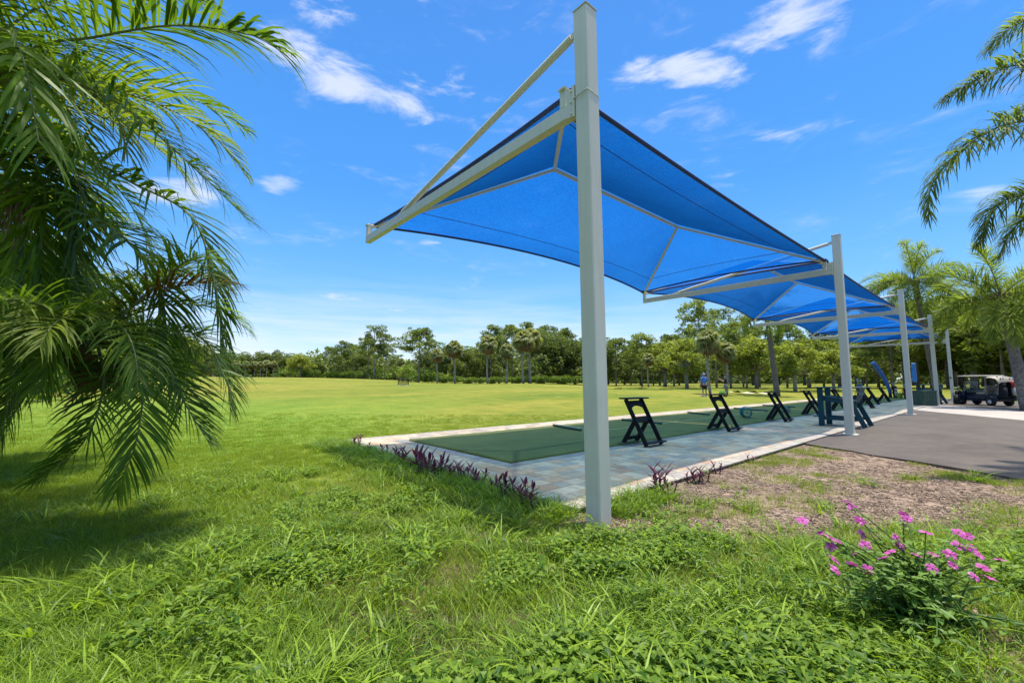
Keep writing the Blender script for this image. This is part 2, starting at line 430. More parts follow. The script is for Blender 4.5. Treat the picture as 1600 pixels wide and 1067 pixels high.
# ------------------------------------------------------------------ terrain and paving
def terrain():
    rad = np.concatenate([np.arange(0, 16, .4), np.geomspace(16, 900, 60)]); na = 240
    ang = np.arange(na) * 2 * np.pi / na
    X = rad[:, None] * np.cos(ang); Y = rad[:, None] * np.sin(ang)
    Z = gz(X, Y)
    V = np.stack([X, Y, Z], 2).reshape(-1, 3); F = []
    for i in range(len(rad) - 1):
        for j in range(na):
            k = (j + 1) % na
            if i == 0: F.append((j, na + j, na + k))
            else: F.append((i * na + j, (i + 1) * na + j, (i + 1) * na + k, i * na + k))
    b = MB(); b.add(V, F); o = b.build('ground', M['ground'], smooth=True); tag(o, kind='structure')
terrain()

PX0, PX1, PY0, PY1 = 3.35, 46.0, 2.88, 9.5          # paved strip
TX0, TX1, TY0, TY1 = 4.38, 45.0, 5.10, 8.42         # turf on it

def paving():
    b = MB(); b.box(((PX0 + PX1) / 2, (PY0 + PY1) / 2, -.081), (PX1 - PX0 - .02, PY1 - PY0 - .02, .138))
    o = b.build('paver_bed', M['joint']); tag(o, kind='structure')
    Q = []; C = []
    pal = [((.44, .375, .31), 4), ((.37, .34, .315), 4), ((.30, .285, .275), 3), ((.45, .33, .245), 3), ((.48, .42, .35), 3), ((.40, .285, .215), 1)]
    pl = [c for c, w in pal for _ in range(w)]
    def paver(x0, x1, y0, y1, c):
        g = .0055; e = .007
        x0 += g; x1 -= g; y0 += g; y1 -= g
        if x1 - x0 < .03 or y1 - y0 < .03: return
        zt = rnd.uniform(-.0012, .0012); zb = -.02
        t = [(x0 + e, y0 + e, zt), (x1 - e, y0 + e, zt), (x1 - e, y1 - e, zt), (x0 + e, y1 - e, zt)]
        m_ = [(x0, y0, zt - e), (x1, y0, zt - e), (x1, y1, zt - e), (x0, y1, zt - e)]
        l = [(p[0], p[1], zb) for p in m_]
        Q.append(t)
        for i in range(4):
            j = (i + 1) % 4
            Q.append([m_[i], m_[j], t[j], t[i]]); Q.append([l[i], l[j], m_[j], m_[i]])
        k = rnd.uniform(.86, 1.12)
        C.extend([(c[0] * k * 1.03, c[1] * k * .93, c[2] * k * .78)] * 9)
    def fill(x0, x1, y0, y1, along='x'):
        if along == 'x':
            y = y0
            while y < y1 - .02:
                h = min(rnd.choice((.152, .228, .228)), y1 - y)
                if y1 - y - h < .06: h = y1 - y
                x = x0 + rnd.uniform(-.2, 0)
                while x < x1:
                    w = rnd.choice((.152, .228, .228, .305, .305))
                    paver(max(x, x0), min(x + w, x1), y, y + h, rnd.choice(pl)); x += w
                y += h
    blue = lambda: tuple(v * rnd.uniform(.9, 1.1) for v in (.25, .255, .27))
    pale = lambda: tuple(v * rnd.uniform(.92, 1.08) for v in (.37, .355, .34))
    def soldier(x0, x1, y0, y1, cf):
        if x1 - x0 > y1 - y0:
            x = x0
            while x < x1: paver(x, min(x + .114, x1), y0, y1, cf()); x += .114
        else:
            y = y0
            while y < y1: paver(x0, x1, y, min(y + .114, y1), cf()); y += .114
    bw = .228
    # borders: outer edges pale, ring round the turf blue grey
    soldier(PX0, PX1, PY0, PY0 + bw, pale); soldier(PX0, PX1, PY1 - bw, PY1, pale)
    soldier(PX0, PX0 + bw, PY0 + bw, PY1 - bw, pale)
    soldier(TX0 - bw, TX0, TY0 - bw, TY1 + bw, blue); soldier(TX0, PX1, TY0 - bw, TY0, blue); soldier(TX0, PX1, TY1, TY1 + bw, blue)
    fill(PX0 + bw, PX1, PY0 + bw, TY0 - bw); fill(PX0 + bw, PX1, TY1 + bw, PY1 - bw); fill(PX0 + bw, TX0 - bw, TY0 - bw, TY1 + bw)
    fill(TX1, PX1, TY0, TY1)
    b = MB(); b.quads(np.array(Q), np.zeros(len(Q)))
    me = b.mesh('paver_walkway', M['paver'])
    a = me.color_attributes.new('col', 'FLOAT_COLOR', 'CORNER')
    cc = np.ones((len(Q), 4, 4), np.float32); cc[:, :, :3] = np.array(C, np.float32)[:, None, :]
    a.data.foreach_set('color', cc.ravel())
    o = bpy.data.objects.new('paver_walkway', me); COL.objects.link(o); tag(o, kind='structure')
paving()

def flat_poly(name, pts, z, mat, th=.08):
    b = MB(); n = len(pts); V = [(x, y, z) for x, y in pts] + [(x, y, z - th) for x, y in pts]
    F = [tuple(range(n))] + [(i, (i + 1) % n, n + (i + 1) % n, n + i) for i in range(n)]
    b.add(V, [f[::-1] if k else f for k, f in enumerate(F)]); o = b.build(name, M[mat]); tag(o, kind='structure'); return o
def wavy(p0, p1, n, amp, seed):
    r = random.Random(seed); out = []
    for i in range(n + 1):
        t = i / n; out.append((p0[0] + (p1[0] - p0[0]) * t + r.uniform(-amp, amp), p0[1] + (p1[1] - p0[1]) * t + r.uniform(-amp, amp)))
    return out
flat_poly('asphalt_path', [(10.55, 2.865)] + wavy((10.4, 2.6), (8.0, -1.6), 14, .05, 3) + [(2.0, -9), (10, -30), (21.9, -12.0), (22.27, -.25), (26.68, 2.865)], -.022, 'asphalt')
flat_poly('concrete_path', [(26.69, 2.866), (22.28, -.25), (21.9, -12.0), (26.8, -12.0), (29.18, -.35), (33.1, 2.3), (33.4, 2.866)], -.014, 'concrete')
flat_poly('cart_path', [(33.42, 2.866), (33.12, 2.29), (29.19, -.36), (26.81, -12.0), (34, -14), (40.5, -3), (43.5, 1.2), (44.2, 2.866)], -.026, 'asphalt')

def turf():
    root = thing('practice_turf', 'long strip of green artificial turf laid in the paving under the blue shades', 'turf mat', (0, 0, 0))
    b = MB(); n = 300; prof = [(-.0, -.008), (.012, .022), (.04, .035)]
    # slab with a ragged, rounded rim
    xs = np.concatenate([np.linspace(TX0, 14, 240), np.linspace(14, TX1, 120)[1:]])
    def rim(x): return .010 * math.sin(x * 61.0) * math.sin(x * 23.0) + rnd.uniform(-.006, .006)
    rows = []
    ys0 = [TY0 + rim(x) for x in xs]; ys1 = [TY1 + rim(x + 3) for x in xs]
    prof = [(-.001, -.01), (0, .012), (.012, .032), (.035, .036)]
    for d, z in prof: rows.append([(min(max(x, TX0 + d), TX1), y0 + d, z + rnd.uniform(-.003, .003)) for x, y0 in zip(xs, ys0)])
    for d, z in prof[::-1]: rows.append([(min(max(x, TX0 + d), TX1), y1 - d, z + rnd.uniform(-.003, .003)) for x, y1 in zip(xs, ys1)])
    b.sheet(rows)
    k = 60; yy = np.linspace(TY0, TY1, k)
    b.sheet([[(TX0 + d + (0 if d > .02 else rim(y)), min(max(y, TY0 + d), TY1 - d), z) for y in yy] for d, z in prof][::-1])
    b.build('turf', M['turf'], root, smooth=True)
    for (x0, x1, y) in ((8.75, 12.6, 6.72), (12.9, 20, 6.72)):
        l = MB(); l.box(((x0 + x1) / 2, y, .0385), (x1 - x0, .045, .004)); l.build('line', M['turfline'], root)
    return root
turf()

# ------------------------------------------------------------------ shade structure
X0, Y0, S, HH, ZA, L = 3.231, 2.597, 9.861, 4.94, 4.053, 5.535
PW = .172; D1 = 2.573; ZAP = 5.39; ZC = ZA + .27; YC = (Y0 + .2 + Y0 + L) / 2
shade = thing('shade_structure', 'row of blue cantilever shade sails on five white steel posts', 'shade structure', (X0, Y0, 0))
def sh(b, name, mat, parent=None, smooth=False):
    o = b.build(name, mat, parent or shade, smooth)
    o.location = (-X0, -Y0, 0) if parent is None else (0, 0, 0)
    return o
for k in range(5):
    x = X0 + S * k; h = HH + (.115 if k == 0 else 0)
    b = MB(); ln_ = .045 if k == 0 else 0
    b.bar((x + ln_, Y0 - ln_ * .85, -.4), (x, Y0, h - .005), PW, PW, up=(0, 1, 0), bev=.010)
    po = sh(b, 'post', M['steel'])
    b = MB(); b.box((x, Y0, h + .004), (PW + .012, PW + .012, .014), bev=.004); sh(b, 'post_cap', M['steel'], po)
    if k:
        b = MB(); b.box((x, Y0, -.012), (.30, .30, .02), bev=.004); sh(b, 'base_plate', M['steel'], po)
    if k == 4:
        b = MB(); b.tube([(x - .02 - PW / 2, Y0 + .02, 1.55), (x + .005 - PW / 2, Y0 + .02, 1.55)], .05, 10); sh(b, 'cover_knob', M['black'], po)
    if k == 0:
        b = MB(); r = PW / 2 + .006; z = ZA + .07
        lp = [(x - r, Y0 + r, z - .01), (x - r, Y0 - r, z), (x + r, Y0 - r, z - .01), (x + r, Y0 + r, z)]
        pts = [];
        for i in range(4):
            a, c = np.array(lp[i]), np.array(lp[(i + 1) % 4])
            for t in np.linspace(0, 1, 6)[:-1]: pts.append(a + (c - a) * t)
        b.tube(pts + [pts[0]], .006, 6); sh(b, 'cable_loop', M['rope'], po)
    ye = Y0 + L
    b = MB(); b.box((x, (Y0 + PW / 2 + .06 + ye) / 2, ZA), (.10, ye - Y0 - PW / 2 - .06, .15), bev=.008)
    ar = sh(b, 'arm', M['steel'])
    b = MB(); b.box((x, Y0 + PW / 2 + .02, ZA + .05), (.16, .035, .34), bev=.004)
    b.box((x - .05, Y0 + PW / 2 + .075, ZA + .06), (.014, .10, .30)); b.box((x + .05 + .012, Y0 + PW / 2 + .075, ZA + .06), (.014, .10, .30))
    for zz in (-.07, .05, .17):
        for sx in (-1, 1): b.tube([(x + sx * .066, Y0 + PW / 2 + .03, ZA + zz), (x + sx * .066, Y0 + PW / 2 + .062, ZA + zz)], .014, 6)
    sh(b, 'bracket', M['steel'], ar)
    for (yy, nm) in ((ye - .045, 'end_stub'), (Y0 + .28, 'post_stub')):
        b = MB(); b.box((x, yy, ZA + .075 + .10), (.085, .085, .20), bev=.006)
        b.box((x, yy, ZC + .012), (.13, .09, .03), bev=.004); sh(b, nm, M['steel'], ar)
    b = MB(); ya = Y0 + (4.05 if k == 0 else 4.25)
    p0 = np.array((x, Y0 + PW / 2 - .01, h - .16)); p1 = np.array((x, ya, ZA + .10)); d = (p1 - p0) / np.linalg.norm(p1 - p0)
    b.tube([p0 + d * .10, p1 - d * .02], .042, 10)
    b.bar(p0, p0 + d * .16, .022, .07, up=(0, 0, 1)); b.bar(p1 - d * .14, p1 + d * .10, .022, .08)
    b.box((x, ya + .02, ZA + .082), (.07, .22, .022))
    sh(b, 'tie_rod', M['tube'])

def canopy(k):
    xa = X0 + S * k + .075; xb = X0 + S * (k + 1) - .075
    ya = Y0 + .26; yb = Y0 + L - .03
    A = {'pn': np.array((xa, ya, ZC)), 'fn': np.array((xa, yb, ZC)), 'pf': np.array((xb, ya, ZC)), 'ff': np.array((xb, yb, ZC))}
    Rn = np.array((X0 + S * k + D1, YC, ZAP)); Rf = np.array((X0 + S * (k + 1) - D1, YC, ZAP))
    up = np.array((0, 0, .02))
    def edge(p, q, inward, sag, lift, n):
        t = np.linspace(0, 1, n)[:, None]; c = 4 * t * (1 - t)
        return p + (q - p) * t + c * (np.array(inward) * sag + np.array((0, 0, lift)))
    n = 41
    eF = edge(A['fn'], A['ff'], (0, -1, 0), .33, .20, n); eP = edge(A['pn'], A['pf'], (0, 1, 0), .17, .12, n)
    eN = edge(A['fn'], A['pn'], (1, 0, 0), .17, .08, n); eE = edge(A['ff'], A['pf'], (-1, 0, 0), .17, .08, n)
    def panel(b, e, top, sag):
        v = np.linspace(0, 1, 13); rows = []
        for w in v:
            r = e * (1 - w) + top * w; t = np.linspace(0, 1, n)
            r[:, 2] -= sag * 4 * w * (1 - w) * (4 * t * (1 - t)) ** .7
            rows.append(r + up)
        b.sheet(rows); return rows
    b = MB()
    t = np.linspace(0, 1, n)[:, None]
    ridge = Rn + (Rf - Rn) * t
    rF = panel(b, eF, ridge, .13); rP = panel(b, eP, ridge, .13)
    rN = panel(b, eN, np.repeat(Rn[None], n, 0), .07); rE = panel(b, eE, np.repeat(Rf[None], n, 0), .07)
    cn = sh(b, 'canopy', M['fabric'], smooth=True)
    b = MB()
    for e in (eF, eP, eN, eE): b.tube(e + up, .030, 6)
    sh(b, 'hem', M['hem'], cn, True)
    b = MB()
    for rows, w in ((rF, 3), (rP, 3), (rN, 3), (rE, 3)): b.tube(rows[w] + np.array((0, 0, -.006)), .007, 4)
    sh(b, 'seam', M['hem'], cn)
    # corner gather
    for key, sx, sy in (('pn', 1, 1), ('fn', 1, -1), ('pf', -1, 1), ('ff', -1, -1)):
        b = MB(); p = A[key] + up
        b.lathe([(.005, -.05), (.05, -.02), (.055, .02), (.02, .05)], 8, p)
        for i in range(3): b.tube([p, p + np.array((sx * (.05 + .06 * i), sy * (.10 - .03 * i), .06 - .02 * i)), p + np.array((sx * (.02 + .12 * i), sy * (.22 - .07 * i), .03))], [.022, .016, .006], 5)
        sh(b, 'corner_tie', M['hem'], cn)
    dn = np.array((0, 0, -.045))
    fr = MB(); fr.tube([Rn + dn, Rf + dn], .042, 8); fo = sh(fr, 'ridge_bar', M['tube'])
    for key, apex in (('pn', Rn), ('fn', Rn), ('pf', Rf), ('ff', Rf)):
        b = MB(); p = A[key].copy(); p[0] += (-.06 if key[1] == 'n' else .06)
        b.tube([p + dn * .5, apex + dn], .036, 8); sh(b, 'hip_bar', M['tube'], fo)
    return cn
for k in range(4): canopy(k)

# ------------------------------------------------------------------ bag stands
GS = 'bag stands along the turf edge'
def make_stand(loc, rz, label):
    t = thing('bag_stand', label, 'bag stand', loc, rz, GS)
    w = .27
    for sx in (-1, 1):
        b = MB(); b.bar((sx * w, -.29, 0.015), (sx * w, .16, .90), .034, .085, up=(0, 1, .5), bev=.004); b.build('front_leg', M['black'], t)
        b = MB(); b.bar((sx * (w - .042), .27, .015), (sx * (w - .042), -.04, .52), .034, .085, up=(0, 1, -.5), bev=.004); b.build('rear_leg', M['black'], t)
    b = MB(); b.box((0, .14, .917), (.70, .26, .028), bev=.006); b.build('top_board', M['black'], t)
    b = MB(); n = 12; xs = np.linspace(-w + .018, w - .018, n); top = []; bot = []
    dv = np.array((0, .45, .885)) / np.linalg.norm((0, .45, .885)); nn = np.array((0, .885, -.45)) / np.linalg.norm((0, .885, -.45))
    base = np.array((0, .02, .625)) + dv * .0
    rows = [[], [], [], []]
    for x in xs:
        u = x / w; arc = .12 + .05 * u * u - .05 * (1 - u * u)
        tp = np.array((x, 0, 0)) + np.array((0, .14, .865)); bt = tp - dv * (.20 - .0 + (-.09) * (1 - u * u))
        rows[0].append(bt - nn * .012); rows[1].append(tp - nn * .012); rows[2].append(tp + nn * .012); rows[3].append(bt + nn * .012)
    b.sheet(rows + [rows[0]]); b.build('arched_rail', M['black'], t)
    b = MB(); b.bar((-w + .02, -.02, .50), (w - .02, -.02, .50), .03, .12, up=(0, .3, 1), bev=.004); b.build('middle_rail', M['black'], t)
    b = MB(); b.bar((-w + .06, .205, .12), (w - .06, .205, .12), .03, .07, up=(0, -.4, 1), bev=.004); b.build('rear_rail', M['black'], t)
    b = MB(); b.box((.03, -.285, .075), (.60, .17, .026), bev=.005); b.build('foot_board', M['black'], t)
    return t
stl = ['black folding bag stand nearest to the big white post', 'black folding bag stand with a lime cloth on its top board', 'black folding bag stand third along the turf, beside the wire basket',
       'black folding bag stand fourth along the turf, just before the teal chair', 'black folding bag stand half hidden behind the teal chair', 'black bag stand just past the second white post, closest of three',
       'black bag stand in the middle of the three past the second white post', 'last black bag stand, beside the blue and white golf bag']
spots = [(7.66, 4.90, 0), (11.48, 4.93, -.03), (15.55, 4.92, .03), (19.25, 4.93, -.02), (23.0, 4.9, .02), (26.6, 4.62, 0), (31.2, 5.1, .03), (35.7, 5.25, -.02)]
st0 = make_stand((spots[0][0], spots[0][1], 0), 0, stl[0])
for (x, y, a), l in zip(spots[1:], stl[1:]): copy_tree(st0, (x, y, 0), a, l)
# lime cloth on second stand
b = MB(); V = []; F = []
for i in range(7):
    for j in range(10):
        th = j * 2 * np.pi / 10; ph = i / 6 * np.pi / 2
        r = .075 * (1 + .25 * math.sin(3 * th + i) + rnd.uniform(-.08, .08))
        V.append((r * 1.5 * math.cos(th) * math.cos(ph), r * math.sin(th) * math.cos(ph), .09 * math.sin(ph) * (1 + rnd.uniform(-.1, .1))))
F = [(i * 10 + j, i * 10 + (j + 1) % 10, (i + 1) * 10 + (j + 1) % 10, (i + 1) * 10 + j) for i in range(6) for j in range(10)] + [tuple(range(9, -1, -1))]
b.add(V, F); o = b.build('cloth', M['limecloth'], smooth=True, loc=(11.73, 5.0, .932)); tag(o, 'small crumpled lime green cloth lying on a black bag stand', 'cloth')

# bars lying on the turf, ball baskets
bars = [((8.6, 8.22), (8.27, 6.97)), ((11.47, 8.0), (11.34, 6.57)), ((16.13, 8.22), (15.72, 7.2)), ((20.32, 8.19), (19.68, 6.61)), ((24.09, 8.29), (23.53, 6.71))]
bl = ['first dark divider bar on the turf, left of the near bag stand', 'second dark divider bar on the turf, behind the near bag stand', 'third divider bar on the turf, beyond the second bag stand', 'fourth divider bar on the turf, beyond the wire basket', 'farthest divider bar on the turf, beyond the third bag stand']
for (p, q), l in zip(bars, bl):
    t = thing('divider_bar', l, 'divider bar', ((p[0] + q[0]) / 2, (p[1] + q[1]) / 2, .036), 0, 'divider bars on the turf')
    c = np.array(((p[0] + q[0]) / 2, (p[1] + q[1]) / 2)); a = np.array(p) - c; e = np.array(q) - c
    b = MB(); b.bar((a[0], a[1], .03), (e[0], e[1], .03), .055, .06, bev=.006); b.build('bar', M['darkbar'], t)
    b = MB(); b.bar((a[0] * .99, a[1] * .99, .0625), (e[0] * .99, e[1] * .99, .0625), .04, .005); b.build('top_strip', M['barcap'], t)
def basket(loc, rz, label, s):
    t = thing('ball_basket', label, 'basket', loc, rz, 'wire ball baskets', s)
    b = MB(); n = 16
    for z, r in ((-.18, .13), (-.09, .142), (0, .15), (.09, .158), (.18, .165)):
        a = np.linspace(0, 2 * np.pi, 25); b.tube(np.stack([np.full(25, z), r * np.cos(a), .165 + r * np.sin(a)], 1), .012 if abs(z) < .15 else .016, 5, False)
    for i in range(n):
        a = i * 2 * np.pi / n; b.tube([(-.18, .13 * math.cos(a), .165 + .13 * math.sin(a)), (.18, .165 * math.cos(a), .165 + .165 * math.sin(a))], .009, 4)
    for i in range(4):
        a = i * np.pi / 4; b.tube([(-.18, .13 * math.cos(a), .165 + .13 * math.sin(a)), (-.18, -.13 * math.cos(a), .165 - .13 * math.sin(a))], .004, 4)
    b.build('wire_body', M['tealwire'], t)
    a = np.linspace(0, np.pi, 15); b = MB(); b.tube(np.stack([.18 + .20 * np.sin(a), .165 * np.cos(a), np.full(15, .12)], 1), .007, 6); b.build('handle', M['tealwire'], t)
basket((15.77, 5.95, .036), .5, 'teal wire ball basket tipped on its side on the turf', 1.05)
basket((19.5, 5.9, .036), 1.2, 'smaller teal wire basket on the turf behind the third bag stand', .75)

# ------------------------------------------------------------------ tall teal chairs
def tall_chair(loc, rz, label):
    t = thing('tall_chair', label, 'chair', loc, rz, 'tall teal chairs')
    m = M['teal']                        # faces +Y; front legs at y=+.5, back at -.5
    for sx in (-1, 1):
        b = MB(); b.box((sx * .40, .46, .54), (.045, .14, 1.08), bev=.006); b.build('front_leg', m, t)
        b = MB(); b.bar((sx * .40, -.52, 0.01), (sx * .40, -.16, .86), .04, .12, up=(0, 1, 0), bev=.006); b.build('rear_leg', m, t)
        b = MB(); b.box((sx * .43, .02, 1.095), (.15, 1.12, .03), bev=.008); b.build('armrest', m, t)
        b = MB(); b.bar((sx * .365, .44, .80), (sx * .365, -.36, .66), .03, .15, bev=.006); b.build('seat_rail', m, t)
        b = MB(); b.bar((sx * .36, .50, .22), (sx * .36, -.42, .22), .03, .09, bev=.006); b.build('lower_rail', m, t)
    b = MB()
    ys = np.linspace(.52, -.28, 8)
    for i in range(7):
        y0_, y1_ = ys[i], ys[i + 1] + .012
        zf = lambda y: .80 - .13 * sm(.52, -.1, y) + .05 * sm(.35, .52, y) * -1.0
        b.bar((0, y0_, float(zf(y0_)) + .055), (0, y1_, float(zf(y1_)) + .055), .74, .022, bev=.004)
    b.build('seat', m, t)
    b = MB()
    for i in range(6):
        x = (i - 2.5) * .112; h = .40 + .05 * math.cos((i - 2.5) * .55)
        b.bar((x, -.30, .66), (x * 1.08, -.30 - h * .34, .66 + h), .10, .02, up=(0, 1, .3), bev=.004)
    b.bar((-.36, -.40, .92), (.36, -.40, .92), .03, .08, up=(0, .2, 1)); b.build('backrest', m, t)
    b = MB(); b.box((0, .62, .26), (.78, .10, .025), bev=.005); b.box((0, .50, .26), (.78, .10, .025), bev=.005); b.build('footrest', m, t)
    return t
ch0 = tall_chair((15.28, 3.13, 0), 0, 'tall teal slatted chair with footrest, standing beside the second white post')
copy_tree(ch0, (34.9, 2.98, 0), -.2, 'tall teal chair half hidden behind the green slatted bin')

# ------------------------------------------------------------------ bin, bags and small things
def slat_bin():
    t = thing('waste_bin', 'dark green square waste bin with vertical slats beside the fourth white post', 'bin', (32.05, 2.86 + .2, 0), -.75)
    for i in range(4):
        b = MB(); a = i * math.pi / 2
        for j in range(9):
            u = (j - 4) * .082
            p = np.array((u, -.375)); c, s_ = math.cos(a), math.sin(a)
            b.box((c * p[0] - s_ * p[1], s_ * p[0] + c * p[1], .40), (.056, .022, .74), (0, 0, a), .004)
        b.build('slat_panel', M['greenbin'], t)
    b = MB(); b.box((0, 0, .785), (.80, .80, .03), bev=.008); b.box((0, 0, .03), (.72, .72, .04)); b.build('lid', M['greenbin'], t)
    b = MB(); b.lathe([(.30, .06), (.33, .72), (.30, .74)], 18); b.build('liner', M['black'], t, True)
slat_bin()
def golf_bag(loc, rz, label, body, panel, lean=.12, h=.92, clubs=5):
    t = thing('golf_bag', label, 'golf bag', loc, rz, 'golf bags by the far paving')
    ax = np.array((0, -lean, 1.0)); P = lambda z: np.array((0, -lean * z, z))
    b = MB(); b.tube([P(.02), P(.08), P(h * .5), P(h * .93), P(h)], [.13, .15, .145, .15, .14], 14); b.build('bag_body', body, t, True)
    b = MB(); b.box(P(.34) + np.array((0, .13, 0)), (.20, .11, .42), (math.atan(lean), 0, 0), .03); b.box(P(.68) + np.array((0, .13, 0)), (.17, .08, .16), (math.atan(lean), 0, 0), .02); b.build('pocket', panel, t, True)
    b = MB(); b.tube([P(h * .9) + np.array((.14, 0, 0)), P(.6) + np.array((.24, 0, 0)), P(.3) + np.array((.15, 0, 0))], .022, 6); b.build('strap', body, t, True)
    for i in range(clubs):
        a = i * 2.4; q = P(h) + np.array((.07 * math.cos(a), .07 * math.sin(a), -.02)); e = q + np.array((.04 * math.cos(a), .04 * math.sin(a), .18 + .05 * (i % 3)))
        b = MB(); b.tube([q, e], .007, 5); b.tube([e - np.array((.02, 0, 0)), e + np.array((.05, .02, .02))], [.02, .028], 6); b.build('club', M['silver'], t)
    for sx in (-1, 1):
        b = MB(); b.tube([P(h * .8) + np.array((sx * .12, -.06, 0)), (sx * .26, -.42, .0)], .012, 6); b.build('stand_leg', M['black'], t)
    return t
golf_bag((44.06, 5.75, 0), 2.2, 'black golf bag with a white pocket, below the curved blue tube', M['black'], M['whitep'])
golf_bag((43.3, 5.05, 0), 2.0, 'dark golf bag with a red trim left of the third white post', M['darkcloth'], M['red'], .1, .80)
golf_bag((34.3, 6.1, 0), 2.4, 'grey golf bag with silver clubs beyond the second white post', M['greycloth'], M['greycloth'], .10, 1.15, 4)
golf_bag((35.6, 2.05, -.02), 1.2, 'black golf bag leaning behind the fourth white post', M['darkcloth'], M['black'], .45, .75, 3)
t = thing('foam_tube', 'thick curved blue tube rising above the black and white golf bag', 'tube', (44.3, 6.1, 0))
a = np.linspace(0, 1, 14); dv = np.array((-.757, .654))
pts = np.stack([dv[0] * 1.15 * a ** 1.6, dv[1] * 1.15 * a ** 1.6, .2 + 2.55 * a ** .92], 1)
b = MB(); b.tube(pts, np.linspace(.10, .16, 14), 10); b.build('tube_body', M['bluebag'], t, True)
b = MB(); b.tube([pts[-1] - (pts[-1] - pts[-2]) * .1, pts[-1] + (pts[-1] - pts[-2]) * .15], [.165, .155], 10); b.build('end_cap', M['signblue'], t, True)
b = MB(); b.lathe([(.30, 0), (.30, .05), (.11, .09), (.11, .25)], 14); b.build('base', M['black'], t, True)
t = thing('ball_bucket', 'small lime green ball bucket beside the black and white golf bag', 'bucket', (43.75, 5.45, 0))
b = MB(); b.lathe([(.15, 0), (.16, .02), (.20, .40), (.215, .42), (.19, .41), (.15, .05)], 14); b.build('bucket_body', M['limecloth'], t, True)
a = np.linspace(0, np.pi, 12); b = MB(); b.tube(np.stack([.2 * np.cos(a), np.zeros(12), .40 + .16 * np.sin(a)], 1), .01, 5); b.build('handle', M['whitep'], t)
# blue notice panel on the third post
t = thing('notice_panel', 'narrow blue notice panel mounted on the right side of the third white post', 'sign', (X0 + 2 * S, Y0 - PW / 2, 1.62))
b = MB(); b.box((0, -.11, 0), (.05, .13, .74), bev=.012); b.build('panel', M['signblue'], t)
b = MB(); b.box((0, -.025, .25), (.05, .05, .04)); b.box((0, -.025, -.25), (.05, .05, .04)); b.build('mount', M['silver'], t)
# target net far out on the field
x, y, z = spot(631, 62)
t = thing('target_net', 'small dark framed target net standing alone far out on the field', 'target net', (x, y, z - .02), math.atan2(-x, y) * 1.0)
for sx in (-.72, .72):
    b = MB(); b.tube([(sx, 0, 0), (sx, 0, 1.05)], .045, 8); b.build('frame_post', M['black'], t)
b = MB(); xs = np.linspace(-.72, .72, 13); rows = [[(x_, -.45 * (1 - (w - .5) ** 2 * 2) * (1 - (x_ / .75) ** 2) * 0 - .3 * w, .32 + .65 * w - .22 * (1 - w) * (1 - (x_ / .72) ** 2)) for x_ in xs] for w in np.linspace(0, 1, 6)]
for r_ in rows: b.tube(r_, .035 if r_ is rows[0] else .022, 4)
for j in range(13): b.tube([r_[j] for r_ in rows], .02, 4)
b.build('net', M['black'], t)
b = MB(); b.box((0, 0, .03), (1.7, .7, .06), bev=.02); b.build('base_mat', M['whitep'], t)

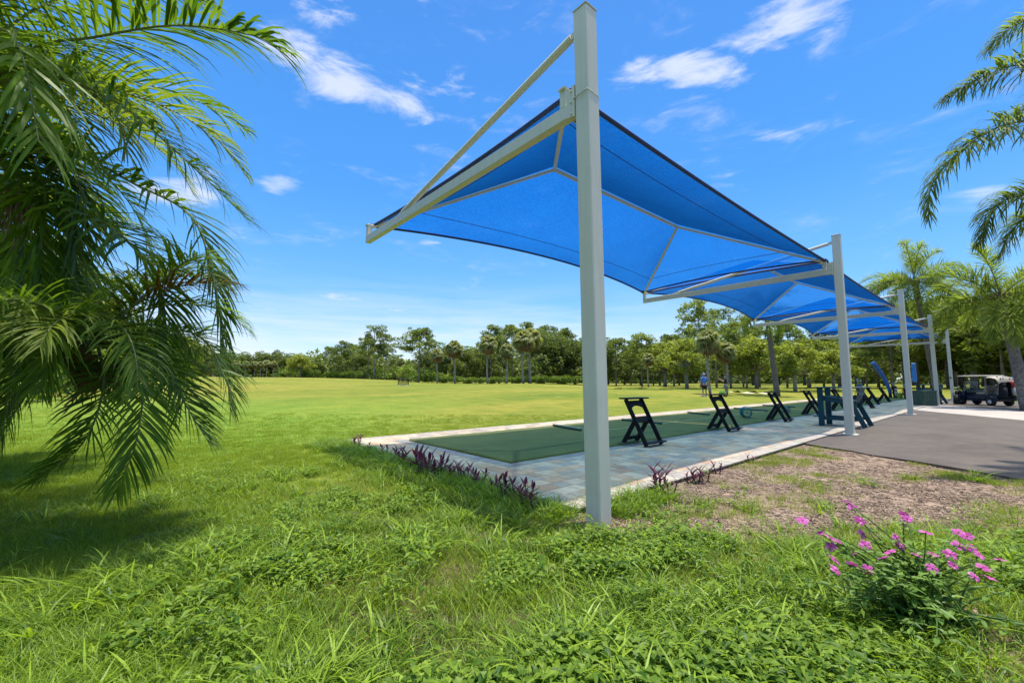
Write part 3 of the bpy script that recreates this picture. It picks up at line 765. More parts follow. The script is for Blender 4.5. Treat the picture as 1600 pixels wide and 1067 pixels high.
# ------------------------------------------------------------------ golf cart
def cart():
    x, y, _ = 35.6, .94, 0
    t = thing('golf_cart', 'navy golf cart with cream roof and bag cover parked beside the leaning palm', 'golf cart', (x, y, -.024), R(48), None, .93)
    def part(b, n, m_, par=t, s=False): return b.build(n, m_, par, s)
    for (wx, wy) in ((-.82, .50), (-.82, -.50), (.88, .46), (.88, -.46)):
        b = MB(); b.lathe([(.12, -.10), (.205, -.10), (.23, -.07), (.23, .07), (.205, .10), (.12, .10)], 20, (wx, wy, .23), 'y'); w = part(b, 'wheel', M['rubber'], s=True)
        sd = 1 if wy > 0 else -1
        b = MB(); b.lathe([(.02, 0), (.12, .0), (.12, .012), (.05, .03), (.01, .032)], 16, (wx, wy + sd * .085, .23), 'y')
        part(b, 'rim', M['rim'], w)
    # floor and body
    b = MB(); b.box((.02, 0, .30), (2.2, .98, .09), bev=.03)
    def hull(prof, w0, w1):
        V = []; n = len(prof)
        for sy in (-1, 1):
            for (px, pz, q) in prof: V.append((px, sy * (w0 * (1 - q) + w1 * q), pz))
        F = [tuple(range(n)), tuple(range(2 * n - 1, n - 1, -1))] + [(i, n + i, n + (i + 1) % n, (i + 1) % n) for i in range(n)]
        b.add(V, F)
    b.box((.12, 0, .45), (.95, .96, .22), bev=.04); b.box((-.25, 0, .50), (.55, 1.06, .30), bev=.04); b.box((.50, 0, .80), (.16, 1.0, .22), bev=.04)
    hull([(.62, .32, 0), (1.22, .34, .4), (1.27, .46, .5), (1.16, .62, .5), (.86, .74, .3), (.62, .86, .2), (.55, .84, .2)], .58, .46)   # front cowl
    hull([(-1.16, .34, .2), (-.42, .34, 0), (-.28, .52, 0), (-.34, .60, 0), (-1.12, .62, .2), (-1.22, .55, .3)], .58, .50)                # rear body
    part(b, 'body', M['navy'])
    for wy in (.52, -.52):
        a = np.linspace(.15, np.pi - .15, 12); b = MB()
        rows = [[(-.82 + .31 * math.cos(q), wy + o_, .23 + .31 * math.sin(q)) for q in a] for o_ in (-.12, .10)] + [[(-.82 + .34 * math.cos(q), wy + o_, .23 + .34 * math.sin(q)) for q in a] for o_ in (.10, -.12)]
        b.sheet(rows + [rows[0]]); part(b, 'fender', M['navy'], s=True)
    b = MB(); b.box((-.28, 0, .70), (.50, 1.02, .14), bev=.04); part(b, 'seat', M['cream'], s=True)
    b = MB(); b.box((-.54, 0, .98), (.12, 1.02, .40), (0, -.15, 0), .04); part(b, 'backrest', M['cream'], s=True)
    for (sx, sy, tx) in ((.78, .47, .62), (.78, -.47, .62), (-.62, .50, -.60), (-.62, -.50, -.60)):
        b = MB(); b.tube([(sx, sy, .74 if sx > 0 else .5), (tx, sy, 1.70)], .022, 6); part(b, 'roof_post', M['cream'] if sx < 0 else M['black'])
    b = MB(); b.box((.12, 0, 1.735), (1.62, 1.12, .06), bev=.025); b.box((.12, 0, 1.772), (1.3, .8, .02), bev=.008); part(b, 'roof', M['whitep'], s=True)
    b = MB(); b.box((.715, 0, 1.13), (.010, .92, .66), (0, -.16, 0)); part(b, 'windshield', M['glass'])
    b = MB(); b.box((.745, 0, .80), (.03, .96, .03)); b.box((.68, 0, 1.46), (.03, .96, .03)); part(b, 'windshield_frame', M['black'])
    b = MB(); a = np.linspace(0, 2 * np.pi, 21); ct = np.array((.32, .26, 1.02)); u = np.array((.5, 0, .86)); v = np.array((0, 1, 0))
    b.tube([ct + .17 * (u * math.cos(q) + v * math.sin(q)) for q in a], .016, 6)
    b.tube([ct, (.60, .26, .72)], .022, 6); b.tube([ct - v * .16, ct + v * .16], .012, 5); b.tube([ct, ct - u * .16], .012, 5); part(b, 'steering_wheel', M['black'])
    # rear bag cover: arched cream canopy over the bags
    b = MB(); ys = np.linspace(-.56, .56, 11); rows = []
    for (px, pz, dr) in ((-.60, 1.72, 0), (-.95, 1.72, 0), (-1.22, 1.66, .01), (-1.34, 1.50, .03), (-1.36, 1.40, .05)):
        rows.append([(px, yy * (1 + dr), pz - .10 * abs(yy / .56) ** 3 - (.04 * math.sin(yy * 9) ** 2 if dr > .02 else 0)) for yy in ys])
    b.sheet(rows); b.sheet([[(p[0], p[1], p[2] - .012) for p in r_] for r_ in rows][::-1])
    part(b, 'bag_cover', M['cream'], s=True)
    for sy in (-.57, .57):
        b = MB(); b.tube([(-1.36, sy, 1.40), (-1.22, sy * .92, .62)], .016, 6); part(b, 'cover_post', M['cream'])
    b = MB(); b.box((-1.20, 0, .40), (.30, .92, .07), bev=.02); part(b, 'bag_rack', M['black'])
    b = MB(); b.box((-1.28, 0, .52), (.05, 1.05, .10), bev=.02); part(b, 'rear_bumper', M['black'])
    for sy in (-.42, .42):
        b = MB(); b.tube([(1.235, sy - .08, .52), (1.235, sy + .08, .52)], .045, 8); part(b, 'headlight', M['whitep'])
    for (sy, nm, mb, mp) in ((.24, 'plain black golf bag strapped to the back of the cart', M['darkcloth'], M['darkcloth']), (-.24, 'black and white golf bag strapped to the back of the cart', M['black'], M['whitep'])):
        a_ = R(48); g = golf_bag((x + math.cos(a_) * -1.16 - math.sin(a_) * sy, y + math.sin(a_) * -1.16 + math.cos(a_) * sy, .42), a_ + math.pi / 2, nm, mb, mp, .06, .86, 6)
        g['group'] = 'golf bags on the cart'
    b = MB(); b.box((0, 0, 0), (.30, .12, .34), bev=.05); o = b.build('towel', M['red'], smooth=True, loc=(x + math.cos(R(48)) * -1.36 - math.sin(R(48)) * -.1, y + math.sin(R(48)) * -1.36 + math.cos(R(48)) * -.1, 1.14)); tag(o, 'red towel hanging over the bags on the golf cart', 'towel')
cart()

# ------------------------------------------------------------------ people
def skin(name, mat, parent, joints, edges, sub=2):
    me = bpy.data.meshes.new(name); names = list(joints)
    me.from_pydata([joints[k][:3] for k in names], [(names.index(a), names.index(b_)) for a, b_ in edges], [])
    o = bpy.data.objects.new(name, me); COL.objects.link(o); o.parent = parent
    sk = o.modifiers.new('Skin', 'SKIN')
    for i, k in enumerate(names):
        r = joints[k][3]; rx, ry = (r, r) if np.isscalar(r) else r
        me.skin_vertices[0].data[i].radius = (rx, ry); me.skin_vertices[0].data[i].use_root = (i == 0)
    ss = o.modifiers.new('Subdivision', 'SUBSURF'); ss.levels = sub; ss.render_levels = sub
    sk.use_smooth_shade = True; me.materials.append(mat)
    return o
def person(loc, rz, label, pose, shirt, shorts, hat, shoes):
    t = thing('person', label, 'person', loc, rz, None)
    J = {'pelvis': (0, 0, .93, (.15, .11)), 'waist': (0, 0, 1.08, (.145, .10)), 'chest': (0, .01, 1.30, (.165, .115)), 'neckbase': (0, 0, 1.46, (.075, .07)), 'neck': (0, .01, 1.53, .055), 'head': (0, .02, 1.64, (.078, .095)), 'crown': (0, .01, 1.73, (.070, .085))}
    E_ = [('pelvis', 'waist'), ('waist', 'chest'), ('chest', 'neckbase'), ('neckbase', 'neck'), ('neck', 'head'), ('head', 'crown')]
    for s_, n in ((-1, 'l'), (1, 'r')):
        J['hip' + n] = (s_ * .10, 0, .86, .095); J['knee' + n] = (s_ * pose['knee'], .02, .48, .062); J['ankle' + n] = (s_ * pose['foot'], -.01, .09, .042); J['toe' + n] = (s_ * pose['foot'] * 1.05, .15, .04, (.042, .03))
        E_ += [('pelvis', 'hip' + n), ('hip' + n, 'knee' + n), ('knee' + n, 'ankle' + n), ('ankle' + n, 'toe' + n)]
        sh_ = (s_ * .19, 0, 1.42); el, wr, hd = pose['arm' + n]
        J['sh' + n] = sh_ + (.058,); J['el' + n] = el + (.042,); J['wr' + n] = wr + (.029,); J['palm' + n] = hd + ((.038, .018),)
        E_ += [('neckbase', 'sh' + n), ('sh' + n, 'el' + n), ('el' + n, 'wr' + n), ('wr' + n, 'palm' + n)]
        d = np.array(hd) - np.array(wr); d /= np.linalg.norm(d); q = np.cross(d, (0, 1, .2)); q /= np.linalg.norm(q)
        for f_, (off, ln) in enumerate(((-.03, .075), (-.01, .088), (.012, .082), (.032, .062))):
            a = np.array(hd) + d * .035 + q * off; c = a + d * ln * .6; e = c + d * ln * .3 + np.array((0, .02, -.008))
            J[f'f{n}{f_}a'] = tuple(a) + (.0095,); J[f'f{n}{f_}b'] = tuple(c) + (.0085,); J[f'f{n}{f_}c'] = tuple(e) + (.0075,)
            E_ += [('palm' + n, f'f{n}{f_}a'), (f'f{n}{f_}a', f'f{n}{f_}b'), (f'f{n}{f_}b', f'f{n}{f_}c')]
        a = np.array(hd) - q * .045; J[f't{n}a'] = tuple(a) + (.011,); J[f't{n}b'] = tuple(a - q * .02 + d * .04) + (.009,)
        E_ += [('palm' + n, f't{n}a'), (f't{n}a', f't{n}b')]
    bo = skin('body', M['skin'], t, J, E_)
    # shirt, shorts
    C = {'pelvis': (0, 0, .95, (.175, .135)), 'waist': (0, 0, 1.08, (.178, .13)), 'chest': (0, .01, 1.30, (.19, .14)), 'neckbase': (0, 0, 1.455, (.10, .09))}
    CE = [('pelvis', 'waist'), ('waist', 'chest'), ('chest', 'neckbase')]
    for s_, n in ((-1, 'l'), (1, 'r')):
        sh_ = np.array((s_ * .19, 0, 1.42)); el = np.array(pose['arm' + n][0]); mid = sh_ + (el - sh_) * .72
        C['sh' + n] = tuple(sh_) + (.075,); C['sl' + n] = tuple(mid) + (.066,)
        CE += [('neckbase', 'sh' + n), ('sh' + n, 'sl' + n)]
    skin('shirt', shirt, t, C, CE)
    P = {'pelvis': (0, 0, .96, (.17, .13))}; PE = []
    for s_, n in ((-1, 'l'), (1, 'r')):
        P['hip' + n] = (s_ * .10, 0, .84, .118); P['leg' + n] = (s_ * (.10 + (pose['knee'] - .10) * .8), .015, .53, .098)
        PE += [('pelvis', 'hip' + n), ('hip' + n, 'leg' + n)]
    skin('shorts', shorts, t, P, PE)
    for s_ in (-1, 1):
        b = MB(); b.tube([(s_ * pose['foot'], -.10, .05), (s_ * pose['foot'], 0, .06), (s_ * pose['foot'] * 1.03, .12, .05), (s_ * pose['foot'] * 1.06, .21, .035)], [.045, .056, .055, .03], 10); b.build('shoe', shoes, t, True)
    b = MB(); prof = [(.098, 0), (.103, .04), (.09, .09), (.05, .125), (.01, .132)]
    b.lathe(prof, 14, (0, .012, 1.665)); b.v[-1][:, 1] = .012 + (b.v[-1][:, 1] - .012) * 1.15
    if hat is not M['hair']:
        b.box((0, .17, 1.675), (.16, .14, .016), (-.2, 0, 0), .006)
        b.build('cap', hat, t, True)
    else:
        b.build('hair', hat, t, True)
    b = MB(); b.tube([(0, .115, 1.66), (0, .138, 1.625), (0, .118, 1.615)], [.008, .016, .012], 6)
    for s_ in (-1, 1): b.lathe([(.004, -.02), (.016, 0), (.004, .022)], 6, (s_ * .092, .01, 1.64))
    b.build('face', M['skin'], t, True)
    b = MB()
    for s_ in (-1, 1): b.lathe([(.002, -.008), (.009, 0), (.002, .008)], 6, (s_ * .033, .112, 1.665))
    b.tube([(-.025, .112, 1.58), (0, .12, 1.578), (.025, .112, 1.58)], .005, 4)
    b.build('eyes_and_mouth', M['hair'], t)
    return t
mx, my, mz = spot(1099, 33)
hd = math.atan2(.757, .654) - math.pi / 2
person((mx, my, mz), hd + .1, 'person in a blue polo, dark shorts and blue cap seen from behind', {'knee': .12, 'foot': .13, 'arml': ((-.27, .0, 1.14), (-.29, .06, .90), (-.29, .08, .82)), 'armr': ((.27, .0, 1.14), (.29, .06, .90), (.29, .08, .82))}, M['poloblue'], M['darkcloth'], M['capblue'], M['shoe'])
mx, my, mz = spot(1132, 34)
person((mx, my, mz), hd + 1.1, 'person in a black top and grey shorts holding both forearms up', {'knee': .13, 'foot': .17, 'arml': ((-.28, .14, 1.20), (-.20, .36, 1.36), (-.18, .42, 1.42)), 'armr': ((.30, .10, 1.22), (.22, .34, 1.32), (.19, .41, 1.37))}, M['darkcloth'], M['greycloth'], M['hair'], M['rubber'])

# ------------------------------------------------------------------ palms
def catmull(P, n):
    P = np.asarray(P, float); P = np.vstack([2 * P[0] - P[1], P, 2 * P[-1] - P[-2]])
    out = []; segs = len(P) - 3
    for t in np.linspace(0, segs - 1e-6, n):
        i = int(t); u = t - i; p0, p1, p2, p3 = P[i:i + 4]
        out.append(.5 * ((2 * p1) + (-p0 + p2) * u + (2 * p0 - 5 * p1 + 4 * p2 - p3) * u * u + (-p0 + 3 * p1 - 3 * p2 + p3) * u ** 3))
    return np.array(out)
def frond(pts, pairs=60, leaf=.55, width=.028, start=.16, plum=.25, droop=.55, seed=0, rr=.016, segs=4, tint=.5, mi=(0, 1), tips=0.0):
    """pinnate frond along a rachis given by points; leaflets droop with gravity"""
    r = np.random.default_rng(seed); b = MB()
    C = catmull(pts, 26); L_ = np.concatenate([[0], np.cumsum(np.linalg.norm(np.diff(C, axis=0), axis=1))]); L_ /= L_[-1]
    b.cur = mi[1]; b.ct = .5; b.tube(C, np.linspace(rr, rr * .15, len(C)), 6)
    b.cur = mi[0]
    ts = np.repeat(start + (1 - start) * (np.arange(pairs) + .5) / pairs, 2) + r.normal(0, .004, pairs * 2); ts = np.clip(ts, 0, .999)
    side = np.tile([1.0, -1.0], pairs); N = len(ts)
    P = np.stack([np.interp(ts, L_, C[:, i]) for i in range(3)], 1)
    T = np.stack([np.interp(ts, L_, np.gradient(C[:, i], L_)) for i in range(3)], 1); T /= np.linalg.norm(T, axis=1)[:, None]
    B = np.cross(T, (0, 0, 1.0)); bl_ = np.linalg.norm(B, axis=1)[:, None]
    ref = np.cross(C[-1] - C[0], (0, 0, 1.0)); ref /= np.linalg.norm(ref) + 1e-9
    B = np.where(bl_ < .35, ref + 0 * B, B / (bl_ + 1e-9)); B = B - T * np.sum(B * T, 1)[:, None]; B /= np.linalg.norm(B, axis=1)[:, None]
    Nn = np.cross(B, T)
    u = (ts - start) / (1 - start)
    ang = np.radians(72 - 46 * u + r.normal(0, 5, N)); el = np.radians(22) + r.normal(0, plum, N)
    d = T * np.cos(ang)[:, None] + (B * (side * np.cos(el))[:, None] + Nn * np.sin(el)[:, None]) * np.sin(ang)[:, None]
    ln = leaf * (np.sin(np.pi * (.16 + .76 * u)) ** .65) * r.uniform(.85, 1.1, N)
    w = width * r.uniform(.8, 1.15, N) * (.55 + .45 * np.sin(np.pi * np.clip(.1 + .8 * u, 0, 1)))
    prof = np.array([.55, 1.0, .9, .62, .12]) if segs == 4 else np.array([.6, 1.0, .15])
    pos = P.copy(); strips = []
    for k in range(segs + 1):
        W = np.cross(d, Nn + .35 * T); W /= np.linalg.norm(W, axis=1)[:, None] + 1e-9
        W = W * .75 + T * .4 - d * np.sum(T * d, 1)[:, None] * .4; W /= np.linalg.norm(W, axis=1)[:, None] + 1e-9
        h = W * (w * prof[k] / 2)[:, None]
        strips.append((pos - h, pos + h))
        pos = pos + d * (ln / segs)[:, None]
        g = droop * (k + 1) / segs * r.uniform(.6, 1.3, N)
        d = d + np.array((0, 0, -1.0)) * g[:, None] + r.normal(0, .035, (N, 3)); d /= np.linalg.norm(d, axis=1)[:, None]
    tn = np.clip(tint + r.normal(0, .17, N), 0, 1)
    for k in range(segs):
        q = np.stack([strips[k][0], strips[k][1], strips[k + 1][1], strips[k + 1][0]], 1)
        b.quads(q, tn)
    return b
def gen_frond_pts(base, az, el, length, arch, n=7):
    P = [np.array(base, float)]; e = el
    for i in range(n):
        d = np.array((math.cos(az) * math.cos(e), math.sin(az) * math.cos(e), math.sin(e)))
        P.append(P[-1] + d * length / n); e -= arch / n * (.5 + 1.0 * i / n)
    return np.array(P)

def place_palm(name, label, base, crown, tr, fronds, mats, trunk_mat='bark_palm', curve=None, group=None, stalks=()):
    t = thing(name, label, 'palm tree', base, 0, group)
    o_ = np.array(base); n = 12
    mid = (np.array(base) + np.array(crown)) / 2 + np.array(curve if curve else (0, 0, 0))
    C = catmull([np.array(base) - (0, 0, .15), mid, np.array(crown)], n) - o_
    b = MB(); rr = np.linspace(tr * 1.25, tr * .85, n) * (1 + .04 * np.sin(np.arange(n) * 2.1)); b.tube(C, rr, 12); b.build('trunk', M[trunk_mat], t, True)
    b = MB()
    c = np.array(crown) - o_
    for i in range(18 if tr > .1 else 8):
        a = i * 2.4; z = -.42 + .024 * i; e = .8
        p0 = c + np.array((math.cos(a) * tr * .8, math.sin(a) * tr * .8, z)); p1 = p0 + np.array((math.cos(a) * .20, math.sin(a) * .20, .26))
        b.bar(p0, p1, .09, .03, up=(math.cos(a), math.sin(a), .3))
    b.build('leaf_base', M['boot'], t)
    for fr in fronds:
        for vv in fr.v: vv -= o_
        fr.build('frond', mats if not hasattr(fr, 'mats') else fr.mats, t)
    for (p, ln, seed) in stalks:
        r = random.Random(seed); b = MB(); p = np.array(p) - o_
        b.tube([c, p + (0, 0, .12), p], [.02, .016, .012], 6)
        for i in range(46):
            q = p + np.array((r.uniform(-.05, .05), r.uniform(-.05, .05), 0)); e = q + np.array((r.gauss(0, .13), r.gauss(0, .13), -ln * r.uniform(.5, 1)))
            b.tube([q, (q + e) / 2 + np.array((r.gauss(0, .04), r.gauss(0, .04), 0)), e], [.006, .005, .004], 4)
        b.build('fruit_stalk', M['stalkbrown'], t)
    return t

dark = [M['frond'], M['rachis']]; lit = [M['frond_lit'], M['rachis']]; dry = [M['frond_dry'], M['rachis']]; qn = [M['queen'], M['rachis']]
# --- big palm whose crown hangs over the left edge
fA = []
heroA = [
    ([(-1.83, 7.17, 4.31), (-0.97, 6.01, 4.53), (-0.56, 5.39, 4.45), (0.01, 4.64, 4.4), (0.52, 3.96, 4.15), (0.72, 3.81, 4.01)], 74, .62, .5),
    ([(-1.82, 7.18, 4.17), (-0.93, 5.88, 4.16), (-0.34, 5.16, 3.79), (0.17, 4.65, 3.21), (0.64, 4.32, 2.67)], 72, .60, .55),
    ([(-1.72, 7.3, 3.62), (-0.74, 6.06, 3.53), (-0.15, 5.6, 3.21), (0.28, 5.26, 2.89), (0.49, 5.16, 2.25), (0.62, 5.26, 1.62)], 76, .52, .5),
    ([(-1.65, 7.56, 3.15), (-0.62, 6.15, 2.99), (-0.08, 5.49, 2.48), (0.11, 5.38, 2.04), (0.19, 5.4, 1.29)], 70, .55, .4),
    ([(-1.83, 7.17, 4.31), (-1.04, 4.82, 3.83), (-0.77, 4.23, 3.5), (-0.61, 4.05, 2.82)], 60, .62, .45),
    ([(-1.83, 7.17, 4.3), (-1.3, 5.6, 4.9), (-0.9, 4.6, 4.9), (-0.5, 3.9, 4.5), (-.3, 3.5, 3.9)], 70, .58, .45),
    ([(-1.83, 7.17, 4.3), (-1.1, 6.5, 5.2), (-0.3, 5.8, 5.5), (0.3, 5.2, 5.2)], 64, .55, .5),
    ([(-1.83, 7.17, 4.2), (-1.2, 6.7, 3.9), (-.90, 6.3, 3.2), (-.82, 6.15, 2.4), (-.78, 6.1, 1.7)], 66, .50, .5),
    ([(-1.83, 7.17, 4.2), (-1.3, 6.8, 3.6), (-1.02, 6.5, 2.8), (-.96, 6.4, 2.0), (-.93, 6.35, 1.35)], 66, .50, .5),
    ([(-1.83, 7.17, 4.2), (-1.1, 6.7, 3.8), (-.72, 6.4, 3.1), (-.58, 6.3, 2.3), (-.52, 6.25, 1.75)], 66, .48, .5),
]
for i, (p, n, lf, dr) in enumerate(heroA): fA.append(frond(p, int(n * 1.4), lf * 1.3, .034, .10, .30, dr * 1.3, 100 + i, .018, tint=.42))
for i in range(31):
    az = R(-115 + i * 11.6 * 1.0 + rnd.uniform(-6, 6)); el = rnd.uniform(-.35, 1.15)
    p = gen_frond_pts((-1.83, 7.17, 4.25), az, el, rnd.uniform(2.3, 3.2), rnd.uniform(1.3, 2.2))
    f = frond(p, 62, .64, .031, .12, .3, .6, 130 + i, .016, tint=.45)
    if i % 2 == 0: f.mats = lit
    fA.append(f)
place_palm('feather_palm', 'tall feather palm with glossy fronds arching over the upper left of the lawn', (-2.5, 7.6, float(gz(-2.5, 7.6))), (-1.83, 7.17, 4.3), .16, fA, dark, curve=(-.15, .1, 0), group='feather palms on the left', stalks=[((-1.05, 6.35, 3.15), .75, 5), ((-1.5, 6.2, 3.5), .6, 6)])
fB = []
heroB = [
    ([(-0.33, 5.27, 1.62), (-0.02, 4.71, 1.44), (0.00, 4.56, 0.82), (-0.10, 4.60, 0.40)], 52, .46, .35),
    ([(-0.33, 5.27, 1.62), (0.11, 4.81, 1.45), (0.29, 4.59, 1.06), (0.46, 4.50, 0.74)], 54, .48, .3),
    ([(-0.33, 5.27, 1.62), (-0.24, 4.94, 1.23), (-0.32, 4.84, 0.77), (-0.59, 5.01, 0.46)], 46, .40, .35),
    ([(-0.33, 5.27, 1.62), (-0.60, 5.13, 1.33), (-0.81, 5.16, 0.83)], 56, .50, .35),
    ([(-0.33, 5.27, 1.62), (0.32, 4.91, 1.70), (0.58, 4.74, 1.28), (0.63, 4.70, 1.01)], 56, .48, .4),
    ([(-0.33, 5.27, 1.62), (-0.71, 4.66, 1.84), (-1.03, 4.35, 1.53), (-1.19, 4.27, 1.13)], 56, .5, .4),
    ([(-0.33, 5.27, 1.62), (0.08, 4.98, 2.16), (0.28, 4.66, 2.32), (0.47, 4.42, 2.08)], 56, .48, .45),
]
heroB += [([(-.33, 5.27, 1.62), (-.5, 5.15, 1.78), (-.68, 5.0, 1.6), (-.75, 4.95, 1.2), (-.78, 4.93, .8)], 56, .48, .4), ([(-.33, 5.27, 1.62), (-.55, 5.3, 1.85), (-.80, 5.2, 1.6), (-.9, 5.1, 1.1)], 54, .48, .4), ([(-.33, 5.27, 1.62), (-.42, 5.0, 1.8), (-.52, 4.75, 1.65), (-.56, 4.68, 1.2)], 54, .44, .4)]
for i, (p, n, lf, dr) in enumerate(heroB):
    f = frond(p, int(n * 1.35), lf * .95, .019, .14, .26, dr * 1.2, 200 + i, .014, tint=.4)
    if i == 3: f.mats = [M['frond'], M['rachis']]
    fB.append(f)
for i in range(15):
    az = R(i * 24.0 + rnd.uniform(-7, 7)); el = rnd.uniform(-.2, 1.2)
    p = gen_frond_pts((-.36, 5.29, 1.64), az, el, rnd.uniform(1.05, 1.5), rnd.uniform(1.2, 2.2))
    f = frond(p, 52, .42, .018, .12, .28, .65, 230 + i, .013, tint=.48)
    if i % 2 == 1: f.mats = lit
    if i in (6, 14, 20): f.mats = dry
    fB.append(f)
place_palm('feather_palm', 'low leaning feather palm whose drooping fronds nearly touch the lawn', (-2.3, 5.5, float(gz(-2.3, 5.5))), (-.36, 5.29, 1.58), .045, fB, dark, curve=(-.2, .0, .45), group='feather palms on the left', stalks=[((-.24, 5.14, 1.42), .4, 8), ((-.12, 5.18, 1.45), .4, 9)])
for q, (bx, by, cz, lab, ln, cnt, mts) in enumerate([(-2.6, 9.6, 3.4, 'yellow green feather palm behind the two nearer palms', 2.7, 44, lit), (-4.3, 9.8, 5.6, 'tallest feather palm at the far left, partly out of view', 3.3, 46, lit), (-1.7, 10.0, 2.2, 'small bright feather palm behind the low leaning one', 1.9, 24, lit)]):
    fs = []
    for i in range(cnt):
        p = gen_frond_pts((bx, by, cz), R(i * 360 / cnt * 1.0 + rnd.uniform(-9, 9)), rnd.uniform(-.4, 1.3), ln * rnd.uniform(.8, 1.1), rnd.uniform(1.2, 2.1))
        f = frond(p, 50, .60, .034, .12, .3, .55, 300 + 60 * q + i, .016, segs=4, tint=.5)
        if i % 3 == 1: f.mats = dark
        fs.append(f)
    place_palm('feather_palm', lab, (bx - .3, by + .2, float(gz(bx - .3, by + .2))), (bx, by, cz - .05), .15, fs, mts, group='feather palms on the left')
# --- palm reaching in from the upper right
fR = []
heroR = [
    ([(11.73, -1.35, 5.4), (10.9, -0.86, 7.0), (10.51, -0.51, 7.09), (10.15, -0.14, 6.66)], .42),
    ([(11.73, -1.35, 5.35), (10.48, -0.64, 6.21), (9.75, -0.10, 6.05), (9.15, 0.36, 5.6)], .42),
    ([(11.73, -1.34, 5.3), (10.08, -0.44, 5.26), (9.25, 0.10, 4.85), (8.72, 0.52, 4.2), (8.65, 0.60, 3.65)], .40),
    ([(11.75, -1.33, 5.09), (11.07, -0.67, 4.46), (10.45, -0.1, 4.14), (10.25, 0.15, 3.52)], .42),
    ([(11.75, -1.32, 4.98), (11.41, -0.66, 4.23), (11.17, -0.29, 3.94), (11.11, -0.04, 3.43)], .42)]
for i, (p, lf) in enumerate(heroR): fR.append(frond(p, 210, lf * 1.22, .021, .08, .95, .85, 400 + i, .016, tint=.45))
for i in range(15):
    az = R(-140 + i * 11.5 + rnd.uniform(-6, 6))
    fR.append(frond(gen_frond_pts((11.73, -1.35, 5.3), az, rnd.uniform(-.2, 1.2), rnd.uniform(2.8, 3.5), rnd.uniform(1.2, 2.0)), 100, .48, .026, .1, .8, .7, 420 + i, .016, tint=.4))
place_palm('queen_palm', 'queen palm at the right edge whose long fronds hang in from above', (12.3, -1.9, float(gz(12.3, -1.9))), (11.73, -1.35, 5.25), .17, fR, qn, group='queen palms on the right')
# --- leaning palm by the cart and palm behind the posts
def mid_palm(label, base, crown, n, ln, seed, tr=.24, leaf=.75, pairs=46, lo=-.5, wide=.05):
    fs = []; r = random.Random(seed)
    for i in range(n):
        az = R(i * 360 / n + r.uniform(-9, 9)); el = r.uniform(lo, 1.25)
        fs.append(frond(gen_frond_pts(crown, az, el, ln * r.uniform(.85, 1.1), r.uniform(1.2, 2.0)), pairs, leaf, wide, .14, .75, .6, seed * 50 + i, .03, segs=2, tint=.55))
    return place_palm('queen_palm', label, base, crown, tr, fs, qn, group='queen palms on the right')
cz = lambda py, d: 1.25 + (596 - py) / 666.9 * d
def crown_at(px, py, d):
    x, y, _ = spot(px, d); return (x, y, cz(py, d))
b_ = (30.3, -.5, -.05)
mid_palm('queen palm with a thick leaning grey trunk beside the golf cart', b_, crown_at(1574, 462, 20.5), 21, 3.3, 61, .19, .8, 90)
mid_palm('queen palm with a tall crown rising behind the third white post', spot(1462, 34), crown_at(1440, 436, 33), 34, 4.2, 62, .2, .9, 80)
mid_palm('queen palm with a tall bare trunk ending behind the second blue shade', spot(1212, 38), crown_at(1201, 486, 38), 26, 3.2, 63, .2, .8, 60)

# ------------------------------------------------------------------ trees
def leaf_cloud(b, blobs, n_per, size, r, tint_j=.16, flat=1.0):
    for (c, rad, tn) in blobs:
        n = int(n_per * (rad if np.isscalar(rad) else np.mean(rad)) ** 1.3)
        u = r.normal(0, 1, (n, 3)); u /= np.linalg.norm(u, axis=1)[:, None]
        k = r.uniform(.25, 1, n) ** .55
        p = np.array(c) + u * k[:, None] * np.array(rad)
        a = r.normal(0, 1, (n, 3)); a[:, 2] *= .6; a /= np.linalg.norm(a, axis=1)[:, None]
        q = np.cross(a, r.normal(0, 1, (n, 3)) + u * .3); q /= np.linalg.norm(q, axis=1)[:, None]
        s_ = size * r.uniform(.6, 1.25, n)[:, None]
        a = a * s_; q = q * s_ * .48
        V = np.stack([p - a, p + q - a * .1, p + a, p - q - a * .1], 1)
        b.quads(V, np.clip(tn + r.normal(0, tint_j, n), 0, 1))
def limb(b, p0, p1, r0, r1, r, wob=.12):
    p0 = np.array(p0); p1 = np.array(p1); L_ = np.linalg.norm(p1 - p0)
    pts = [p0 + (p1 - p0) * t + (r.normal(0, wob * L_ * .25, 3) if 0 < t < 1 else 0) for t in np.linspace(0, 1, 5)]
    b.tube(pts, np.linspace(r0, r1, 5), 6)
